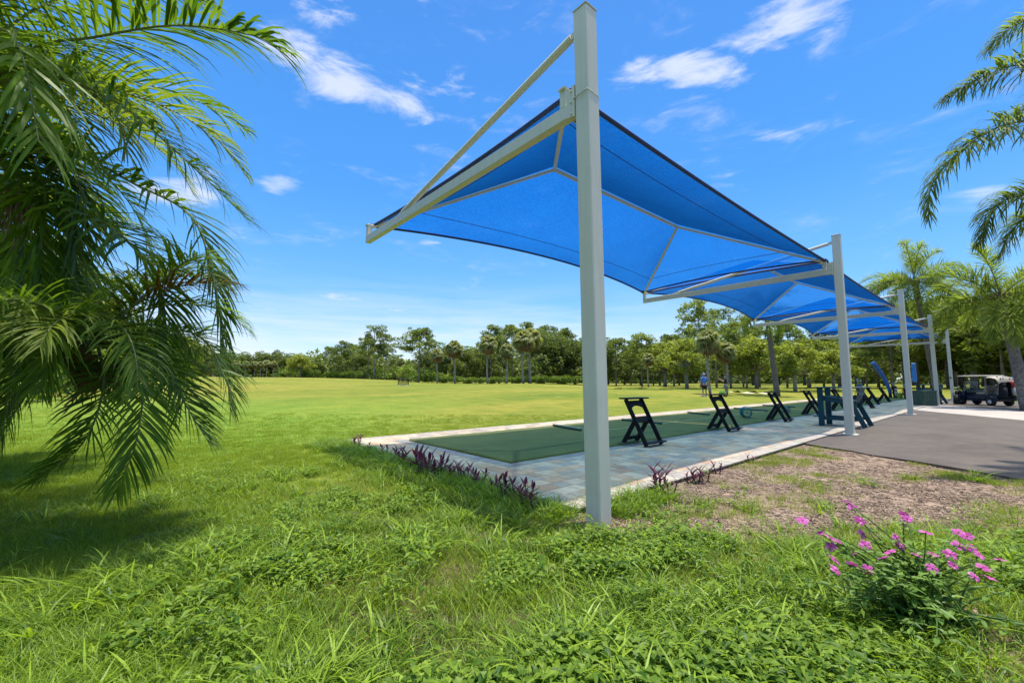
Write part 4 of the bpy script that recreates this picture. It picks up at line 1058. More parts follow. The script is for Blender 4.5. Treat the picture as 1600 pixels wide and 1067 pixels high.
def pine(seed, H=16.0, spread=3.6, lo=.48):
    r = np.random.default_rng(seed); tb, cb = MB(), MB(); blobs = []
    bend = r.normal(0, .5, 2)
    P = [np.array((bend[0] * math.sin(t * 2.2) * t, bend[1] * math.sin(t * 2.6) * t, H * .93 * t - .2)) for t in np.linspace(0, 1, 9)]
    tb.tube(P, np.linspace(.24, .07, 9), 8)
    n = int(r.integers(17, 22))
    for i in range(n):
        t = lo + (1 - lo) * (i + r.uniform(0, .8)) / n; t = min(t, .98)
        z = H * .93 * t; j = min(int(t * 8), 7); f = t * 8 - j; s0 = P[j] * (1 - f) + P[j + 1] * f
        a = i * 2.4 + r.normal(0, .5); ln = spread * (1.15 - .75 * (t - lo) / (1 - lo)) * r.uniform(.55, 1.1)
        e = s0 + np.array((math.cos(a) * ln, math.sin(a) * ln, ln * r.uniform(.1, .55)))
        limb(tb, s0, e, .085, .03, r)
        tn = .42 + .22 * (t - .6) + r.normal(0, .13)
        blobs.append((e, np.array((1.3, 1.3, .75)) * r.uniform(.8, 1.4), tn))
        if r.random() < .9: blobs.append((s0 + (e - s0) * .6 + r.normal(0, .35, 3) + (0, 0, .3), np.array((1.1, 1.1, .65)) * r.uniform(.7, 1.25), tn - .05))
        if r.random() < .5:
            e2 = e + r.normal(0, .9, 3) + (0, 0, .3); blobs.append((e2, np.array((.7, .7, .45)) * r.uniform(.8, 1.2), tn + .08))
    blobs.append((P[-1] + (0, 0, .3), np.array((1.1, 1.1, .8)), .6))
    leaf_cloud(cb, blobs, 98, .26, r)
    return tb, cb, H
def oak(seed, H=10.0, W=5.0, mat=None, base=.20):
    r = np.random.default_rng(seed); tb, cb = MB(), MB(); blobs = []
    f = H * base
    tb.tube([(0, 0, -.2), (.05, 0, f * .5), (.1, .05, f)], [.34, .26, .24], 8)
    for i in range(34):
        a = i * 2.4 + r.normal(0, .3); h = (i + .5) / 34; el = math.asin(min(1, .02 + .97 * h))
        rad = W * (.95 if i % 3 else .6) * r.uniform(.6, 1.18)
        c = np.array((math.cos(a) * math.cos(el) * rad, math.sin(a) * math.cos(el) * rad, f * .95 + (H - f) * .88 * math.sin(el) * r.uniform(.85, 1.05)))
        if i % 2 == 0: limb(tb, (.1, .05, f), c * np.array((.85, .85, .97)), .13, .04, r)
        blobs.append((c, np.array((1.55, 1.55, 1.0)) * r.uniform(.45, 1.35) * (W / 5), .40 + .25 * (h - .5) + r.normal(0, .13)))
    for i in range(6):
        blobs.append((np.array((r.normal(0, W * .3), r.normal(0, W * .3), f + (H - f) * r.uniform(.3, .7))), np.array((1.6, 1.6, 1.1)) * (W / 5), .35))
    leaf_cloud(cb, blobs, 100, .29, r)
    return tb, cb, H
def sabal(seed, H=9.0):
    r = np.random.default_rng(seed); tb, cb = MB(), MB(); sk_ = MB()
    P = [(.25 * math.sin(t * 2) * r.uniform(.4, 1), .2 * math.sin(t * 3), (H - 1.4) * t - .2) for t in np.linspace(0, 1, 8)]
    tb.tube(P, np.linspace(.21, .17, 8), 8); c0 = np.array(P[-1])
    def fan(b, c, d, rad, tn, n=13):
        d = d / np.linalg.norm(d); s_ = np.cross(d, (0, 0, 1.0)); s_ /= np.linalg.norm(s_) + 1e-9; u = np.cross(s_, d); ro = r.uniform(-1.3, 1.3); s_, u = s_ * math.cos(ro) + u * math.sin(ro), u * math.cos(ro) - s_ * math.sin(ro)
        b.cur = 0; stalk = c + d * rad * .75
        Q = []; 
        for i in range(n):
            a = (i / (n - 1) - .5) * 3.6; e = d * math.cos(a) + s_ * math.sin(a); w = np.cross(e, u) * .085 * rad
            m_ = stalk + e * rad * .45 + u * .02; tip = stalk + e * rad * .78 + np.array((0, 0, -.38 * rad))
            Q.append([stalk, m_ + w, tip, m_ - w])
        b.quads(np.array(Q), np.clip(tn + r.normal(0, .12, n), 0, 1))
        wv = s_ * .02; b.quads(np.array([[c - wv, c + wv, stalk + wv, stalk - wv]]), np.array([tn]))
    for i in range(64):
        a = i * 2.4; el = -.55 + 2.0 * (i / 64) + r.normal(0, .12)
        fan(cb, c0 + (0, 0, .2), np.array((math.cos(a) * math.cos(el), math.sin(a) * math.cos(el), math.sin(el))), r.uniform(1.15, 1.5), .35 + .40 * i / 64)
    for i in range(40):
        a = i * 2.4 + 1; el = -1.4 + .95 * r.random()
        fan(sk_, c0 + (0, 0, .05), np.array((math.cos(a) * math.cos(el), math.sin(a) * math.cos(el), math.sin(el))), r.uniform(1.0, 1.3), .45, 9)
    return tb, cb, H, sk_
def bush(seed, rx, ry, h, n=70):
    r = np.random.default_rng(seed); tb, cb = MB(), MB(); blobs = []
    for i in range(max(6, int(rx * ry * 5))):
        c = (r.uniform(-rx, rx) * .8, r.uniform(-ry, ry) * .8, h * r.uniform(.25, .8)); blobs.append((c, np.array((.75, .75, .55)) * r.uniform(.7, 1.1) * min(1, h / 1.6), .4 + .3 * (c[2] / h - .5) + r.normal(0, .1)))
        if i % 3 == 0: tb.tube([(c[0] * .5, c[1] * .5, -.1), (c[0] * .9, c[1] * .9, c[2])], [.04, .015], 5)
    leaf_cloud(cb, blobs, n, .17, r)
    return tb, cb, h
PROTO = {}
def proto(kind, i, data, mats):
    PROTO[(kind, i)] = dict(trunk=data[0].mesh('trunk', mats[0], True), crown=data[1].mesh('crown', mats[1]), H=data[2])
    if len(data) > 3: PROTO[(kind, i)]['skirt'] = data[3].mesh('dead_fronds', mats[2])
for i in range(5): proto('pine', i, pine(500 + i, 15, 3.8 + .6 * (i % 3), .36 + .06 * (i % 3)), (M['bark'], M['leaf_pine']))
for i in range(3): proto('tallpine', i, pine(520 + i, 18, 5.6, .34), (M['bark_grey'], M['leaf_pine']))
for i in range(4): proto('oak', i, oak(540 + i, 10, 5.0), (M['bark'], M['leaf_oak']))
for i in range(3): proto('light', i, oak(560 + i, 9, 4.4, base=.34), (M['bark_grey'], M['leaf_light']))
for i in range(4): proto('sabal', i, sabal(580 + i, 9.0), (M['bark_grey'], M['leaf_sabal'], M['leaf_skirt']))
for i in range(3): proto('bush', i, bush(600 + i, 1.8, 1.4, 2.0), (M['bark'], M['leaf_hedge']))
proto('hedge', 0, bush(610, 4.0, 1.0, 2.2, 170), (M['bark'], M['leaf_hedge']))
KN = {'pine': ('pine_tree', 'pine', 'tree'), 'tallpine': ('pine_tree', 'tall pine', 'tree'), 'oak': ('oak_tree', 'dark oak', 'tree'), 'light': ('broadleaf_tree', 'light green tree', 'tree'), 'sabal': ('fan_palm', 'fan palm', 'palm tree'), 'bush': ('shrub', 'round shrub', 'shrub'), 'hedge': ('hedge', 'clipped hedge', 'hedge')}
trees = []
def tree(kind, px, depth, top=None, var=None, hs=None, wide=1.0):
    x, y, z = spot(px, depth)
    trees.append((kind, px, depth, x, y, z, top, var, wide))
# far left edge of the field
for px, d, tp, k in [(318, 150, 545, 'oak'), (352, 165, 552, 'oak'), (382, 170, 556, 'oak'), (408, 175, 553, 'oak'), (432, 180, 552, 'oak'), (455, 172, 558, 'oak'), (330, 140, 552, 'oak'),
                     (370, 145, 563, 'sabal'), (384, 142, 564, 'sabal'), (398, 146, 565, 'sabal'), (408, 143, 565, 'sabal'), (417, 147, 563, 'sabal'), (428, 144, 565, 'sabal'),
                     (470, 140, 557, 'light'), (497, 150, 566, 'oak'), (516, 150, 548, 'pine'), (534, 140, 540, 'pine'), (552, 145, 545, 'pine'), (566, 150, 556, 'oak'), (585, 120, 518, 'tallpine'), (603, 122, 530, 'tallpine'), (575, 128, 535, 'pine'),
                     (540, 155, 566, 'oak'), (610, 160, 574, 'oak'), (626, 150, 560, 'sabal'), (640, 110, 572, 'oak'), (655, 92, 523, 'pine'), (668, 120, 545, 'oak'), (650, 170, 572, 'oak')]: tree(k, px, d, tp)
# middle
for px, d, tp, k in [(684, 80, 545, 'sabal'), (711, 82, 533, 'sabal'), (696, 110, 540, 'oak'), (728, 105, 545, 'oak'), (762, 78, 526, 'sabal'), (768, 100, 512, 'pine'), (791, 74, 537, 'sabal'), (818, 78, 518, 'sabal'), (829, 80, 514, 'sabal'),
                     (800, 104, 512, 'pine'), (826, 108, 508, 'pine'), (750, 112, 540, 'oak'), (848, 92, 519, 'oak'), (872, 95, 524, 'oak'), (898, 92, 532, 'oak'), (780, 118, 535, 'oak'), (850, 120, 512, 'pine'), (880, 118, 518, 'pine'), (915, 105, 535, 'oak')]: tree(k, px, d, tp)
# right-hand grove
for px, d, tp, k in [(938, 88, 533, 'oak'), (962, 84, 526, 'pine'), (985, 92, 530, 'pine'), (1002, 80, 517, 'pine'), (1020, 90, 535, 'pine'), (1038, 78, 528, 'light'), (1052, 88, 520, 'pine'), (1012, 66, 552, 'sabal'),
                     (950, 110, 545, 'oak'), (975, 115, 548, 'oak'), (1000, 118, 546, 'oak'), (1030, 112, 545, 'oak'), (1060, 115, 545, 'oak'), (1072, 58, 520, 'light'),
                     (1095, 66, 462, 'tallpine'), (1118, 72, 478, 'tallpine'), (1140, 60, 500, 'pine'), (1165, 64, 488, 'tallpine'), (1108, 36, 516, 'sabal'), (1133, 36.5, 534, 'sabal'),
                     (1160, 80, 520, 'pine'), (1185, 74, 505, 'pine'), (1180, 58, 520, 'light'), (1240, 50, 528, 'light'), (1228, 66, 500, 'pine'), (1262, 60, 520, 'light'), (1285, 70, 505, 'pine'), (1310, 62, 525, 'light'), (1300, 52, 540, 'light'),
                     (1335, 70, 500, 'pine'), (1352, 56, 528, 'pine'), (1370, 62, 480, 'pine'), (1392, 54, 478, 'pine'), (1410, 70, 465, 'tallpine'), (1432, 58, 470, 'pine'), (1380, 85, 500, 'oak'),
                     (1455, 64, 455, 'oak'), (1478, 54, 462, 'pine'), (1500, 60, 448, 'oak'), (1520, 50, 455, 'light'), (1545, 58, 440, 'oak'), (1565, 44, 455, 'pine'), (1590, 52, 435, 'oak'), (1615, 46, 440, 'oak'), (1640, 56, 430, 'oak'), (1490, 80, 460, 'oak'), (1535, 85, 452, 'oak'),
                     (1100, 105, 525, 'oak'), (1135, 110, 525, 'oak'), (1175, 105, 528, 'oak'), (1215, 108, 525, 'oak'), (1255, 105, 528, 'oak'), (1300, 108, 520, 'oak'), (1345, 105, 515, 'oak'), (1425, 105, 505, 'oak'), (1580, 95, 480, 'oak'), (1660, 40, 450, 'light'), (1700, 60, 430, 'oak')]: tree(k, px, d, tp)
# trees behind the left palms
for px, d, tp, k in [(-260, 26, 300, 'oak'), (-150, 30, 330, 'oak'), (-60, 28, 360, 'light'), (20, 34, 400, 'oak'), (95, 40, 440, 'light'), (160, 52, 470, 'oak'), (230, 62, 500, 'oak'), (285, 58, 520, 'light'), (60, 24, 520, 'bush'), (150, 30, 560, 'bush'), (215, 36, 565, 'bush'), (0, 20, 520, 'bush')]: tree(k, px, d, tp)
# hedges and shrubs along the field edge
for px, d, tp, k in [(622, 100, 573, 'bush'), (640, 98, 576, 'bush'), (662, 96, 575, 'bush'), (700, 92, 586, 'hedge'), (672, 95, 580, 'hedge'), (738, 90, 588, 'hedge'), (775, 88, 587, 'hedge'), (815, 86, 586, 'hedge'), (850, 84, 585, 'hedge'), (885, 83, 585, 'hedge'), (455, 142, 578, 'bush'), (485, 140, 578, 'hedge'), (520, 138, 581, 'hedge'), (550, 136, 580, 'hedge'), (582, 130, 578, 'bush'), (440, 143, 577, 'bush')]: tree(k, px, d, tp)
cnt = {}
order = sorted(trees, key=lambda q: q[1])
place = lambda px: 'behind the left palms' if px < 300 else 'at the far left end of the field' if px < 620 else 'along the far edge left of the near post' if px < 925 else 'in the grove past the bag stands' if px < 1330 else 'behind the golf cart and white posts'
totals = {}
for q in order: totals[(q[0], place(q[1]))] = totals.get((q[0], place(q[1])), 0) + 1
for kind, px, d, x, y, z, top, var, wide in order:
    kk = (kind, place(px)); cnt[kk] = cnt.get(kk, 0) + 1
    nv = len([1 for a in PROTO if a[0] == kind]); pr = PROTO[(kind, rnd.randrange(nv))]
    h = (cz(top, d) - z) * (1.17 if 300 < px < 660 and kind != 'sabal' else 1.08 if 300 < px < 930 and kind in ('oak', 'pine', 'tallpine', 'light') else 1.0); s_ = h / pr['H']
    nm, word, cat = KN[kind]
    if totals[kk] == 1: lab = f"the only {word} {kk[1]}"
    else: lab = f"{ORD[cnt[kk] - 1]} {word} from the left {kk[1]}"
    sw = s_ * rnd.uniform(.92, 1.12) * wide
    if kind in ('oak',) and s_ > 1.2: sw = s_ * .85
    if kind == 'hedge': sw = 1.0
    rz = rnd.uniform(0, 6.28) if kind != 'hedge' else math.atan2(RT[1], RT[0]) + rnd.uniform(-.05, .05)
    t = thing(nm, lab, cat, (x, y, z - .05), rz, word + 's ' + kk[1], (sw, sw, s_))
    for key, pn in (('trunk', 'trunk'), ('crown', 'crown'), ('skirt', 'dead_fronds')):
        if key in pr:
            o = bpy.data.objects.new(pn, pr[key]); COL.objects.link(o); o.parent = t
# far woods beyond the course: one mass
b = MB(); tb = MB(); r = np.random.default_rng(909); blobs = []
for i in range(760):
    a = math.atan2(H0[1], H0[0]) + r.uniform(-1.15, 1.2); rr = r.uniform(205, 260)
    x, y = rr * math.cos(a), rr * math.sin(a); z = float(gz(x, y)); h = 9.0 + 3.0 * math.sin(a * 17) + r.normal(0, 1.6)
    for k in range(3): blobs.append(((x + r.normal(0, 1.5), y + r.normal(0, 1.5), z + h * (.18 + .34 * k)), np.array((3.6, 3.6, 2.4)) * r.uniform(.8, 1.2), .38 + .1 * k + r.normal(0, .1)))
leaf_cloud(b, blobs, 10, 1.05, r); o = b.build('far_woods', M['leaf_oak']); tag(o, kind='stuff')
# low house beyond the field, left
x, y, z = spot(312, 190)
t = thing('house', 'pale low house with grey roof at the far left beyond the field', 'house', (x, y, z - .3), -.6)
b = MB(); b.box((0, 0, 1.6), (16, 9, 3.2)); b.build('wall', M['wall'], t)
b = MB(); b.add([(-8.6, -5.1, 3.2), (8.6, -5.1, 3.2), (8.6, 5.1, 3.2), (-8.6, 5.1, 3.2), (-4, 0, 6.2), (4, 0, 6.2)], [(0, 1, 5, 4), (1, 2, 5), (2, 3, 4, 5), (3, 0, 4), (3, 2, 1, 0)]); b.build('roof', M['roof'], t)
# bunker edges
for (px0, px1, d, nm) in ((945, 1048, 47, 'sand_bunker'), (1135, 1205, 44, 'sand_bunker')):
    b = MB(); n = 16; rows = []
    P = [spot(px0 + (px1 - px0) * i / n, d + 1.2 * math.sin(i * 1.1)) for i in range(n + 1)]
    fw2 = np.array((H0[0], H0[1]))
    for off, dz in ((-2.4, .015), (-1.2, -.0), (-.3, .02), (.0, .24), (.35, .27), (.9, .05)):
        rows.append([(p[0] + fw2[0] * off * (1 - .75 * abs(i / n - .5) * 2), p[1] + fw2[1] * off * (1 - .75 * abs(i / n - .5) * 2), float(gz(p[0] + fw2[0] * off, p[1] + fw2[1] * off)) + .02 + dz * (1 - (abs(i / n - .5) * 2) ** 2)) for i, p in enumerate(P)])
    b.sheet(rows[:3]); b.cur = 1; b.sheet(rows[2:]); o = b.build(nm, [M['sand'], M['ground']], smooth=False); tag(o, kind='structure')

# ------------------------------------------------------------------ grass, weeds, mulch (stuff)
def scatter(name, variants, mat, P, rot, scl, idx):
    col = bpy.data.collections.new(name + '_sources')
    for i, v in enumerate(variants):
        me = v.mesh(f'{name}_source', mat); ob = bpy.data.objects.new(f'{i:02d}_{name}_source', me); col.objects.link(ob)
    me = bpy.data.meshes.new(name); me.from_pydata(np.asarray(P).tolist(), [], [])
    for nm, ty, data in (('rz', 'FLOAT', rot), ('sc', 'FLOAT', scl), ('ix', 'INT', idx)):
        a = me.attributes.new(nm, ty, 'POINT'); a.data.foreach_set('value', np.asarray(data, np.int32 if ty == 'INT' else np.float32))
    o = bpy.data.objects.new(name, me); COL.objects.link(o); me.materials.append(mat)
    ng = bpy.data.node_groups.new(name + '_scatter', 'GeometryNodeTree')
    ng.interface.new_socket('Geometry', in_out='INPUT', socket_type='NodeSocketGeometry'); ng.interface.new_socket('Geometry', in_out='OUTPUT', socket_type='NodeSocketGeometry')
    gi = ng.nodes.new('NodeGroupInput'); go = ng.nodes.new('NodeGroupOutput')
    iop = ng.nodes.new('GeometryNodeInstanceOnPoints'); ci = ng.nodes.new('GeometryNodeCollectionInfo')
    ci.inputs['Collection'].default_value = col; ci.inputs['Separate Children'].default_value = True; ci.inputs['Reset Children'].default_value = True
    def at(nm, ty):
        n = ng.nodes.new('GeometryNodeInputNamedAttribute'); n.data_type = ty; n.inputs['Name'].default_value = nm; return n.outputs['Attribute']
    cx = ng.nodes.new('ShaderNodeCombineXYZ'); ng.links.new(at('rz', 'FLOAT'), cx.inputs['Z'])
    e2r = ng.nodes.new('FunctionNodeEulerToRotation'); ng.links.new(cx.outputs[0], e2r.inputs[0])
    ng.links.new(gi.outputs[0], iop.inputs['Points']); ng.links.new(ci.outputs[0], iop.inputs['Instance'])
    iop.inputs['Pick Instance'].default_value = True; ng.links.new(at('ix', 'INT'), iop.inputs['Instance Index'])
    ng.links.new(e2r.outputs[0], iop.inputs['Rotation']); ng.links.new(at('sc', 'FLOAT'), iop.inputs['Scale'])
    ng.links.new(iop.outputs[0], go.inputs[0])
    md = o.modifiers.new('Scatter', 'NODES'); md.node_group = ng
    tag(o, kind='stuff'); return o
def tuft(seed, n, h, spread, w, bend, segs=3, lean=.25, tj=.27):
    r = np.random.default_rng(seed); b = MB()
    a = r.uniform(0, 2 * np.pi, n); rad = spread * np.sqrt(r.random(n))
    p = np.stack([rad * np.cos(a), rad * np.sin(a), np.full(n, -.01)], 1)
    az = a + r.normal(0, .9, n); hh = h * r.uniform(.45, 1.1, n)
    d = np.stack([np.cos(az) * lean, np.sin(az) * lean, np.ones(n)], 1) + r.normal(0, .12, (n, 3)); d /= np.linalg.norm(d, axis=1)[:, None]
    out = np.stack([np.cos(az), np.sin(az), -.35 * np.ones(n)], 1)
    th = az + np.pi / 2 + r.normal(0, .5, n); W = np.stack([np.cos(th), np.sin(th), np.zeros(n)], 1)
    prof = np.linspace(1, .08, segs + 1) ** .75; st = []
    ww = w * r.uniform(.6, 1.2, n)
    for k in range(segs + 1):
        st.append((p - W * (ww * prof[k] / 2)[:, None], p + W * (ww * prof[k] / 2)[:, None]))
        p = p + d * (hh / segs)[:, None]; d = d + out * (bend * r.uniform(.3, 1.4, n) / segs)[:, None]; d /= np.linalg.norm(d, axis=1)[:, None]
    tn = np.clip(.5 + r.normal(0, tj, n), 0, 1)
    for k in range(segs): b.quads(np.stack([st[k][0], st[k][1], st[k + 1][1], st[k + 1][0]], 1), tn)
    return b
def leafclump(seed, n, spread, size, h, aspect=.5):
    """broad little leaves on short stems"""
    r = np.random.default_rng(seed); b = MB()
    a = r.uniform(0, 2 * np.pi, n); rad = spread * np.sqrt(r.random(n)); z = h * r.uniform(.15, 1, n)
    p = np.stack([rad * np.cos(a), rad * np.sin(a), z], 1); az = r.uniform(0, 2 * np.pi, n)
    d = np.stack([np.cos(az), np.sin(az), r.normal(.1, .35, n)], 1); d /= np.linalg.norm(d, axis=1)[:, None]
    W = np.stack([-np.sin(az), np.cos(az), r.normal(0, .25, n)], 1); s_ = size * r.uniform(.5, 1.2, n)
    fold = np.array((0, 0, 1.0))
    e1 = p + d * (s_ * .5)[:, None] ; tip = p + d * s_[:, None] - fold * (s_ * .15)[:, None]
    V1 = np.stack([p, e1 + W * (s_ * aspect / 2)[:, None] + fold * (s_ * .06)[:, None], tip, e1], 1); V2 = np.stack([p, e1, tip, e1 - W * (s_ * aspect / 2)[:, None] + fold * (s_ * .06)[:, None]], 1)
    tn = np.clip(.5 + r.normal(0, .30, n), 0, 1); b.quads(V1, tn); b.quads(V2, tn)
    return b
def field_noise(x, y, s, seed):
    r = np.random.default_rng(seed); v = np.zeros_like(x)
    for k in range(6):
        a = r.uniform(0, 6.28); f = s * (1 + .45 * k); v += np.sin((x * math.cos(a) + y * math.sin(a)) * f + r.uniform(0, 6.28)) / (1 + .35 * k)
    return v / 2.6
def paved(x, y, m_=.0):
    a = (x > PX0 - m_) & (x < PX1) & (y > PY0 - m_) & (y < PY1 + m_)
    t = np.clip((2.87 - y) / 4.5, 0, 1); xe = 10.5 - 2.4 * t
    return a | ((y < 2.9) & (x > xe - m_) & (x < 48) & (y > -14))
def sample(n, d0, d1, seed, power=1.0, lat=1.35):
    """points spread over the view's wedge, denser near the camera"""
    r = np.random.default_rng(seed); u = r.random(n)
    d = (d0 ** -power + u * (d1 ** -power - d0 ** -power)) ** (-1 / power) if power else d0 + u * (d1 - d0)
    s_ = r.uniform(-lat, lat, n) * d
    x = H0[0] * d + H1[0] * s_; y = H0[1] * d + H1[1] * s_
    return x, y, d, s_, r
def put(name, variants, mat, x, y, r, s0, s1, keep):
    x, y = x[keep], y[keep]; n = len(x); z = gz(x, y)
    s_ = r.uniform(s0, s1, n)
    return scatter(name, variants, mat, np.stack([x, y, z], 1), r.uniform(0, 6.28, n), s_, r.integers(0, len(variants), n))
def mulch_amt(x, y):
    m_ = sm(2.75, 2.35, y + .25 * field_noise(x, y, 2.2, 9)) * 0 + sm(3.0, 2.4, y) * 1.0
    edge = .9 + .28 * (x - 3.2) * 0
    lo = 2.05 - .64 * (x - 3.0)                       # boundary from the post toward the lower right
    m_ = sm(lo - .25, lo + .45, y + .22 * field_noise(x, y, 2.4, 4)) * (y < 2.95) * (x > 3.05)
    patch = sm(.02, .50, field_noise(x, y, 2.6, 21) + .35 * field_noise(x, y, 7.0, 22))   # grass patches within
    return m_ * (1 - .85 * patch)
# short lawn
x, y, d, s_, r = sample(52000, 2.6, 17, 31, .75)
weedy = sm(7.2, 4.6, d + .9 * field_noise(x, y, 1.1, 5)) * sm(-.95, -.5, s_ / d + .12 * field_noise(x, y, 1.3, 2))
bare = sm(.35, .75, field_noise(x, y, 2.6, 41)) * sm(7, 4.5, d)
keep = ~paved(x, y, .02) & (r.random(len(x)) > np.maximum(weedy * .88, bare)) & (r.random(len(x)) > mulch_amt(x, y))
put('lawn_grass', [tuft(700 + i, 34, .075, .11, .0042, .9, 2) for i in range(5)], M['grass_lawn'], x, y, r, .7, 1.25, keep)
# longer green grass at the left and round the weeds
x, y, d, s_, r = sample(30000, 1.25, 8.5, 32, 1.0)
lg = np.maximum(.70 * sm(-.20, -.5, s_ / d), .30 * sm(6.5, 4, d)) * sm(8.5, 5.5, d)
keep = ~paved(x, y, .03) & (r.random(len(x)) < lg * (.6 + .45 * field_noise(x, y, 1.6, 3))) & (r.random(len(x)) > mulch_amt(x, y))
put('long_grass', [tuft(720 + i, 22, .17, .11, .0068, 1.6, 4, .4, .28) for i in range(5)], M['grass_tall'], x, y, r, .55, 1.15, keep)
# coarse broad-bladed grass tussocks
x, y, d, s_, r = sample(9500, 1.25, 7.2, 33, 1.0)
cl = field_noise(x, y, 2.3, 12) + .5 * field_noise(x, y, 5.5, 13)
keep = ~paved(x, y, .06) & (r.random(len(x)) < sm(-.2, .8, cl)) & (r.random(len(x)) > mulch_amt(x, y) * .97)
put('coarse_grass', [tuft(740 + i, 13 + 2 * (i % 3), .19 + .022 * i, .07, .0155 + .0025 * (i % 4), 2.0, 5, .6, .28) for i in range(8)], M['grass_tall'], x, y, r, .42, .98, keep)
r = np.random.default_rng(51); n = 900; x = np.concatenate([PX0 - .02 - np.abs(r.normal(0, .35, n)), r.uniform(3.0, 4.6, 160)]); y = np.concatenate([r.uniform(2.4, 9.6, n), 2.86 - np.abs(r.normal(.05, .25, 160))])
put('edge_grass', [tuft(830 + i, 18, .23 + .03 * i, .07, .012, 1.7, 5, .5, .28) for i in range(5)], M['grass_tall'], x, y, r, .5, 1.1, ~paved(x, y, .03) & (np.hypot(x - X0 + .1, y - Y0 + .15) > .42))
# ground cover of small leaves
x, y, d, s_, r = sample(16000, 1.25, 6.6, 34, 1.1)
gcv = sm(.0, .7, field_noise(x, y, 2.3, 14) + .4 * field_noise(x, y, 6.0, 15)) * sm(-.95, -.5, s_ / d)
keep = ~paved(x, y, .02) & (r.random(len(x)) < gcv) & (r.random(len(x)) > mulch_amt(x, y))
put('ground_cover', [leafclump(760 + i, 34, .10, .026 + .005 * i, .06 + .012 * i, .55) for i in range(6)], M['weed'], x, y, r, .6, 1.3, keep)
# leafy weeds
x, y, d, s_, r = sample(2200, 1.3, 6.8, 35, 1.0)
keep = ~paved(x, y, .04) & (field_noise(x, y, 2.2, 18) + r.normal(0, .3, len(x)) > .35) & (r.random(len(x)) > mulch_amt(x, y)) & (s_ / d > -.75)
put('leafy_weeds', [leafclump(780 + i, 30, .10, .062, .17, .26) for i in range(5)], M['weed'], x, y, r, .5, 1.2, keep)
# dry grass
x, y, d, s_, r = sample(9000, 1.3, 9.5, 36, 1.0)
keep = ~paved(x, y, .02) & (field_noise(x, y, 2.3, 25) + r.normal(0, .25, len(x)) > .15)
put('dry_grass', [tuft(790 + i, 14, .09, .10, .004, 2.4, 4, .8) for i in range(4)], M['drygrass'], x, y, r, .6, 1.2, keep)
# wood chips
x, y, d, s_, r = sample(30000, 2.4, 9.5, 37, .8)
keep = ~paved(x, y, .0) & (r.random(len(x)) < np.clip(mulch_amt(x, y) * 1.1 + .06 * (d < 5), 0, 1)) & (s_ / d > .02)
def chip(seed):
    r_ = np.random.default_rng(seed); b = MB()
    for i in range(5):
        b.box((r_.normal(0, .05), r_.normal(0, .05), .006 + .012 * r_.random()), (r_.uniform(.02, .06), r_.uniform(.006, .016), r_.uniform(.003, .008)), (r_.normal(0, .25), r_.normal(0, .25), r_.uniform(0, 6)))
        b.tint[-1][:] = r_.random()
    return b
put('wood_chips', [chip(800 + i) for i in range(6)], M['chips'], x, y, r, .35, .9, keep)

# ------------------------------------------------------------------ purple plants along the paving
pp = [(3.33, 8.61, 0.28), (3.28, 8.33, 0.17), (3.14, 6.28, 0.38), (3.18, 5.98, 0.25), (3.03, 5.42, 0.43), (3.02, 5.12, 0.31), (3.18, 5.19, 0.35), (3.30, 5.75, 0.26), (3.24, 4.95, 0.26), (3.22, 4.70, 0.3), (3.13, 3.41, 0.30), (3.07, 3.18, 0.24), (3.2, 4.32, .28), (3.26, 6.62, .26), (3.17, 4.02, .24), (3.29, 7.15, .24), (3.12, 3.72, .33), (3.27, 7.8, .2),
      (4.67, 2.74, 0.38), (4.82, 2.69, 0.21), (5.47, 2.80, 0.18), (5.57, 2.74, 0.27), (5.74, 2.72, 0.24), (6.31, 2.80, 0.2), (7.53, 2.81, 0.17)]
side_n = [0, 0]
pp = sorted([p for p in pp if p[0] < 3.5], key=lambda p: -p[1]) + [p for p in pp if p[0] >= 3.5]
for i, (x, y, h) in enumerate(pp):
    r = np.random.default_rng(900 + i); left = x < 3.5
    side_n[0 if left else 1] += 1; k_ = side_n[0 if left else 1] - 1
    lab = (f"purple-leaved plant at the left paving edge, {ORD[k_]} from its far corner" if left else f"purple-leaved plant by the mulch, {ORD[k_]} from the near post along the paving")
    t = thing('purple_plant', lab, 'plant', (x, y, float(gz(x, y))), r.uniform(0, 6), 'purple plants along the paving')
    lb, sb = MB(), MB(); ns = 2 if h < .25 else 4
    for s2 in range(ns):
        a0 = s2 * 2.3 + r.normal(0, .4); base = np.array((math.cos(a0) * .03, math.sin(a0) * .03, 0)); hh = h * r.uniform(.6, 1.0) * .78
        tip = base + np.array((math.cos(a0) * .3 * hh, math.sin(a0) * .3 * hh, hh)); sb.tube([base, (base + tip) / 2, tip], [.008, .007, .004], 6)
        nl = 7
        for j in range(nl):
            q = base + (tip - base) * (.25 + .75 * j / (nl - 1)); a = j * 2.6 + r.normal(0, .3); ln = h * r.uniform(.34, .5); el = .35 + .75 * j / nl
            d = np.array((math.cos(a) * math.cos(el), math.sin(a) * math.cos(el), math.sin(el))); W = np.array((-math.sin(a), math.cos(a), 0)); nrm = np.cross(d, W)
            st = []; pos = q.copy(); dd = d.copy()
            for pr_ in (.5, 1, .85, .5, .03):
                st.append((pos - W * ln * .135 * pr_, pos - nrm * ln * .05 * pr_, pos + W * ln * .135 * pr_)); pos = pos + dd * ln / 4; dd = dd + np.array((0, 0, -.16)); dd /= np.linalg.norm(dd)
            Q = []
            for m_ in range(4):
                for e in (0, 1): Q.append([st[m_][e], st[m_][e + 1], st[m_ + 1][e + 1], st[m_ + 1][e]])
            lb.quads(np.array(Q), np.full(len(Q), np.clip(.45 + r.normal(0, .25), 0, 1)))
    lb.build('leaves', M['purple'], t, True); sb.build('stem', M['purple'], t, True)

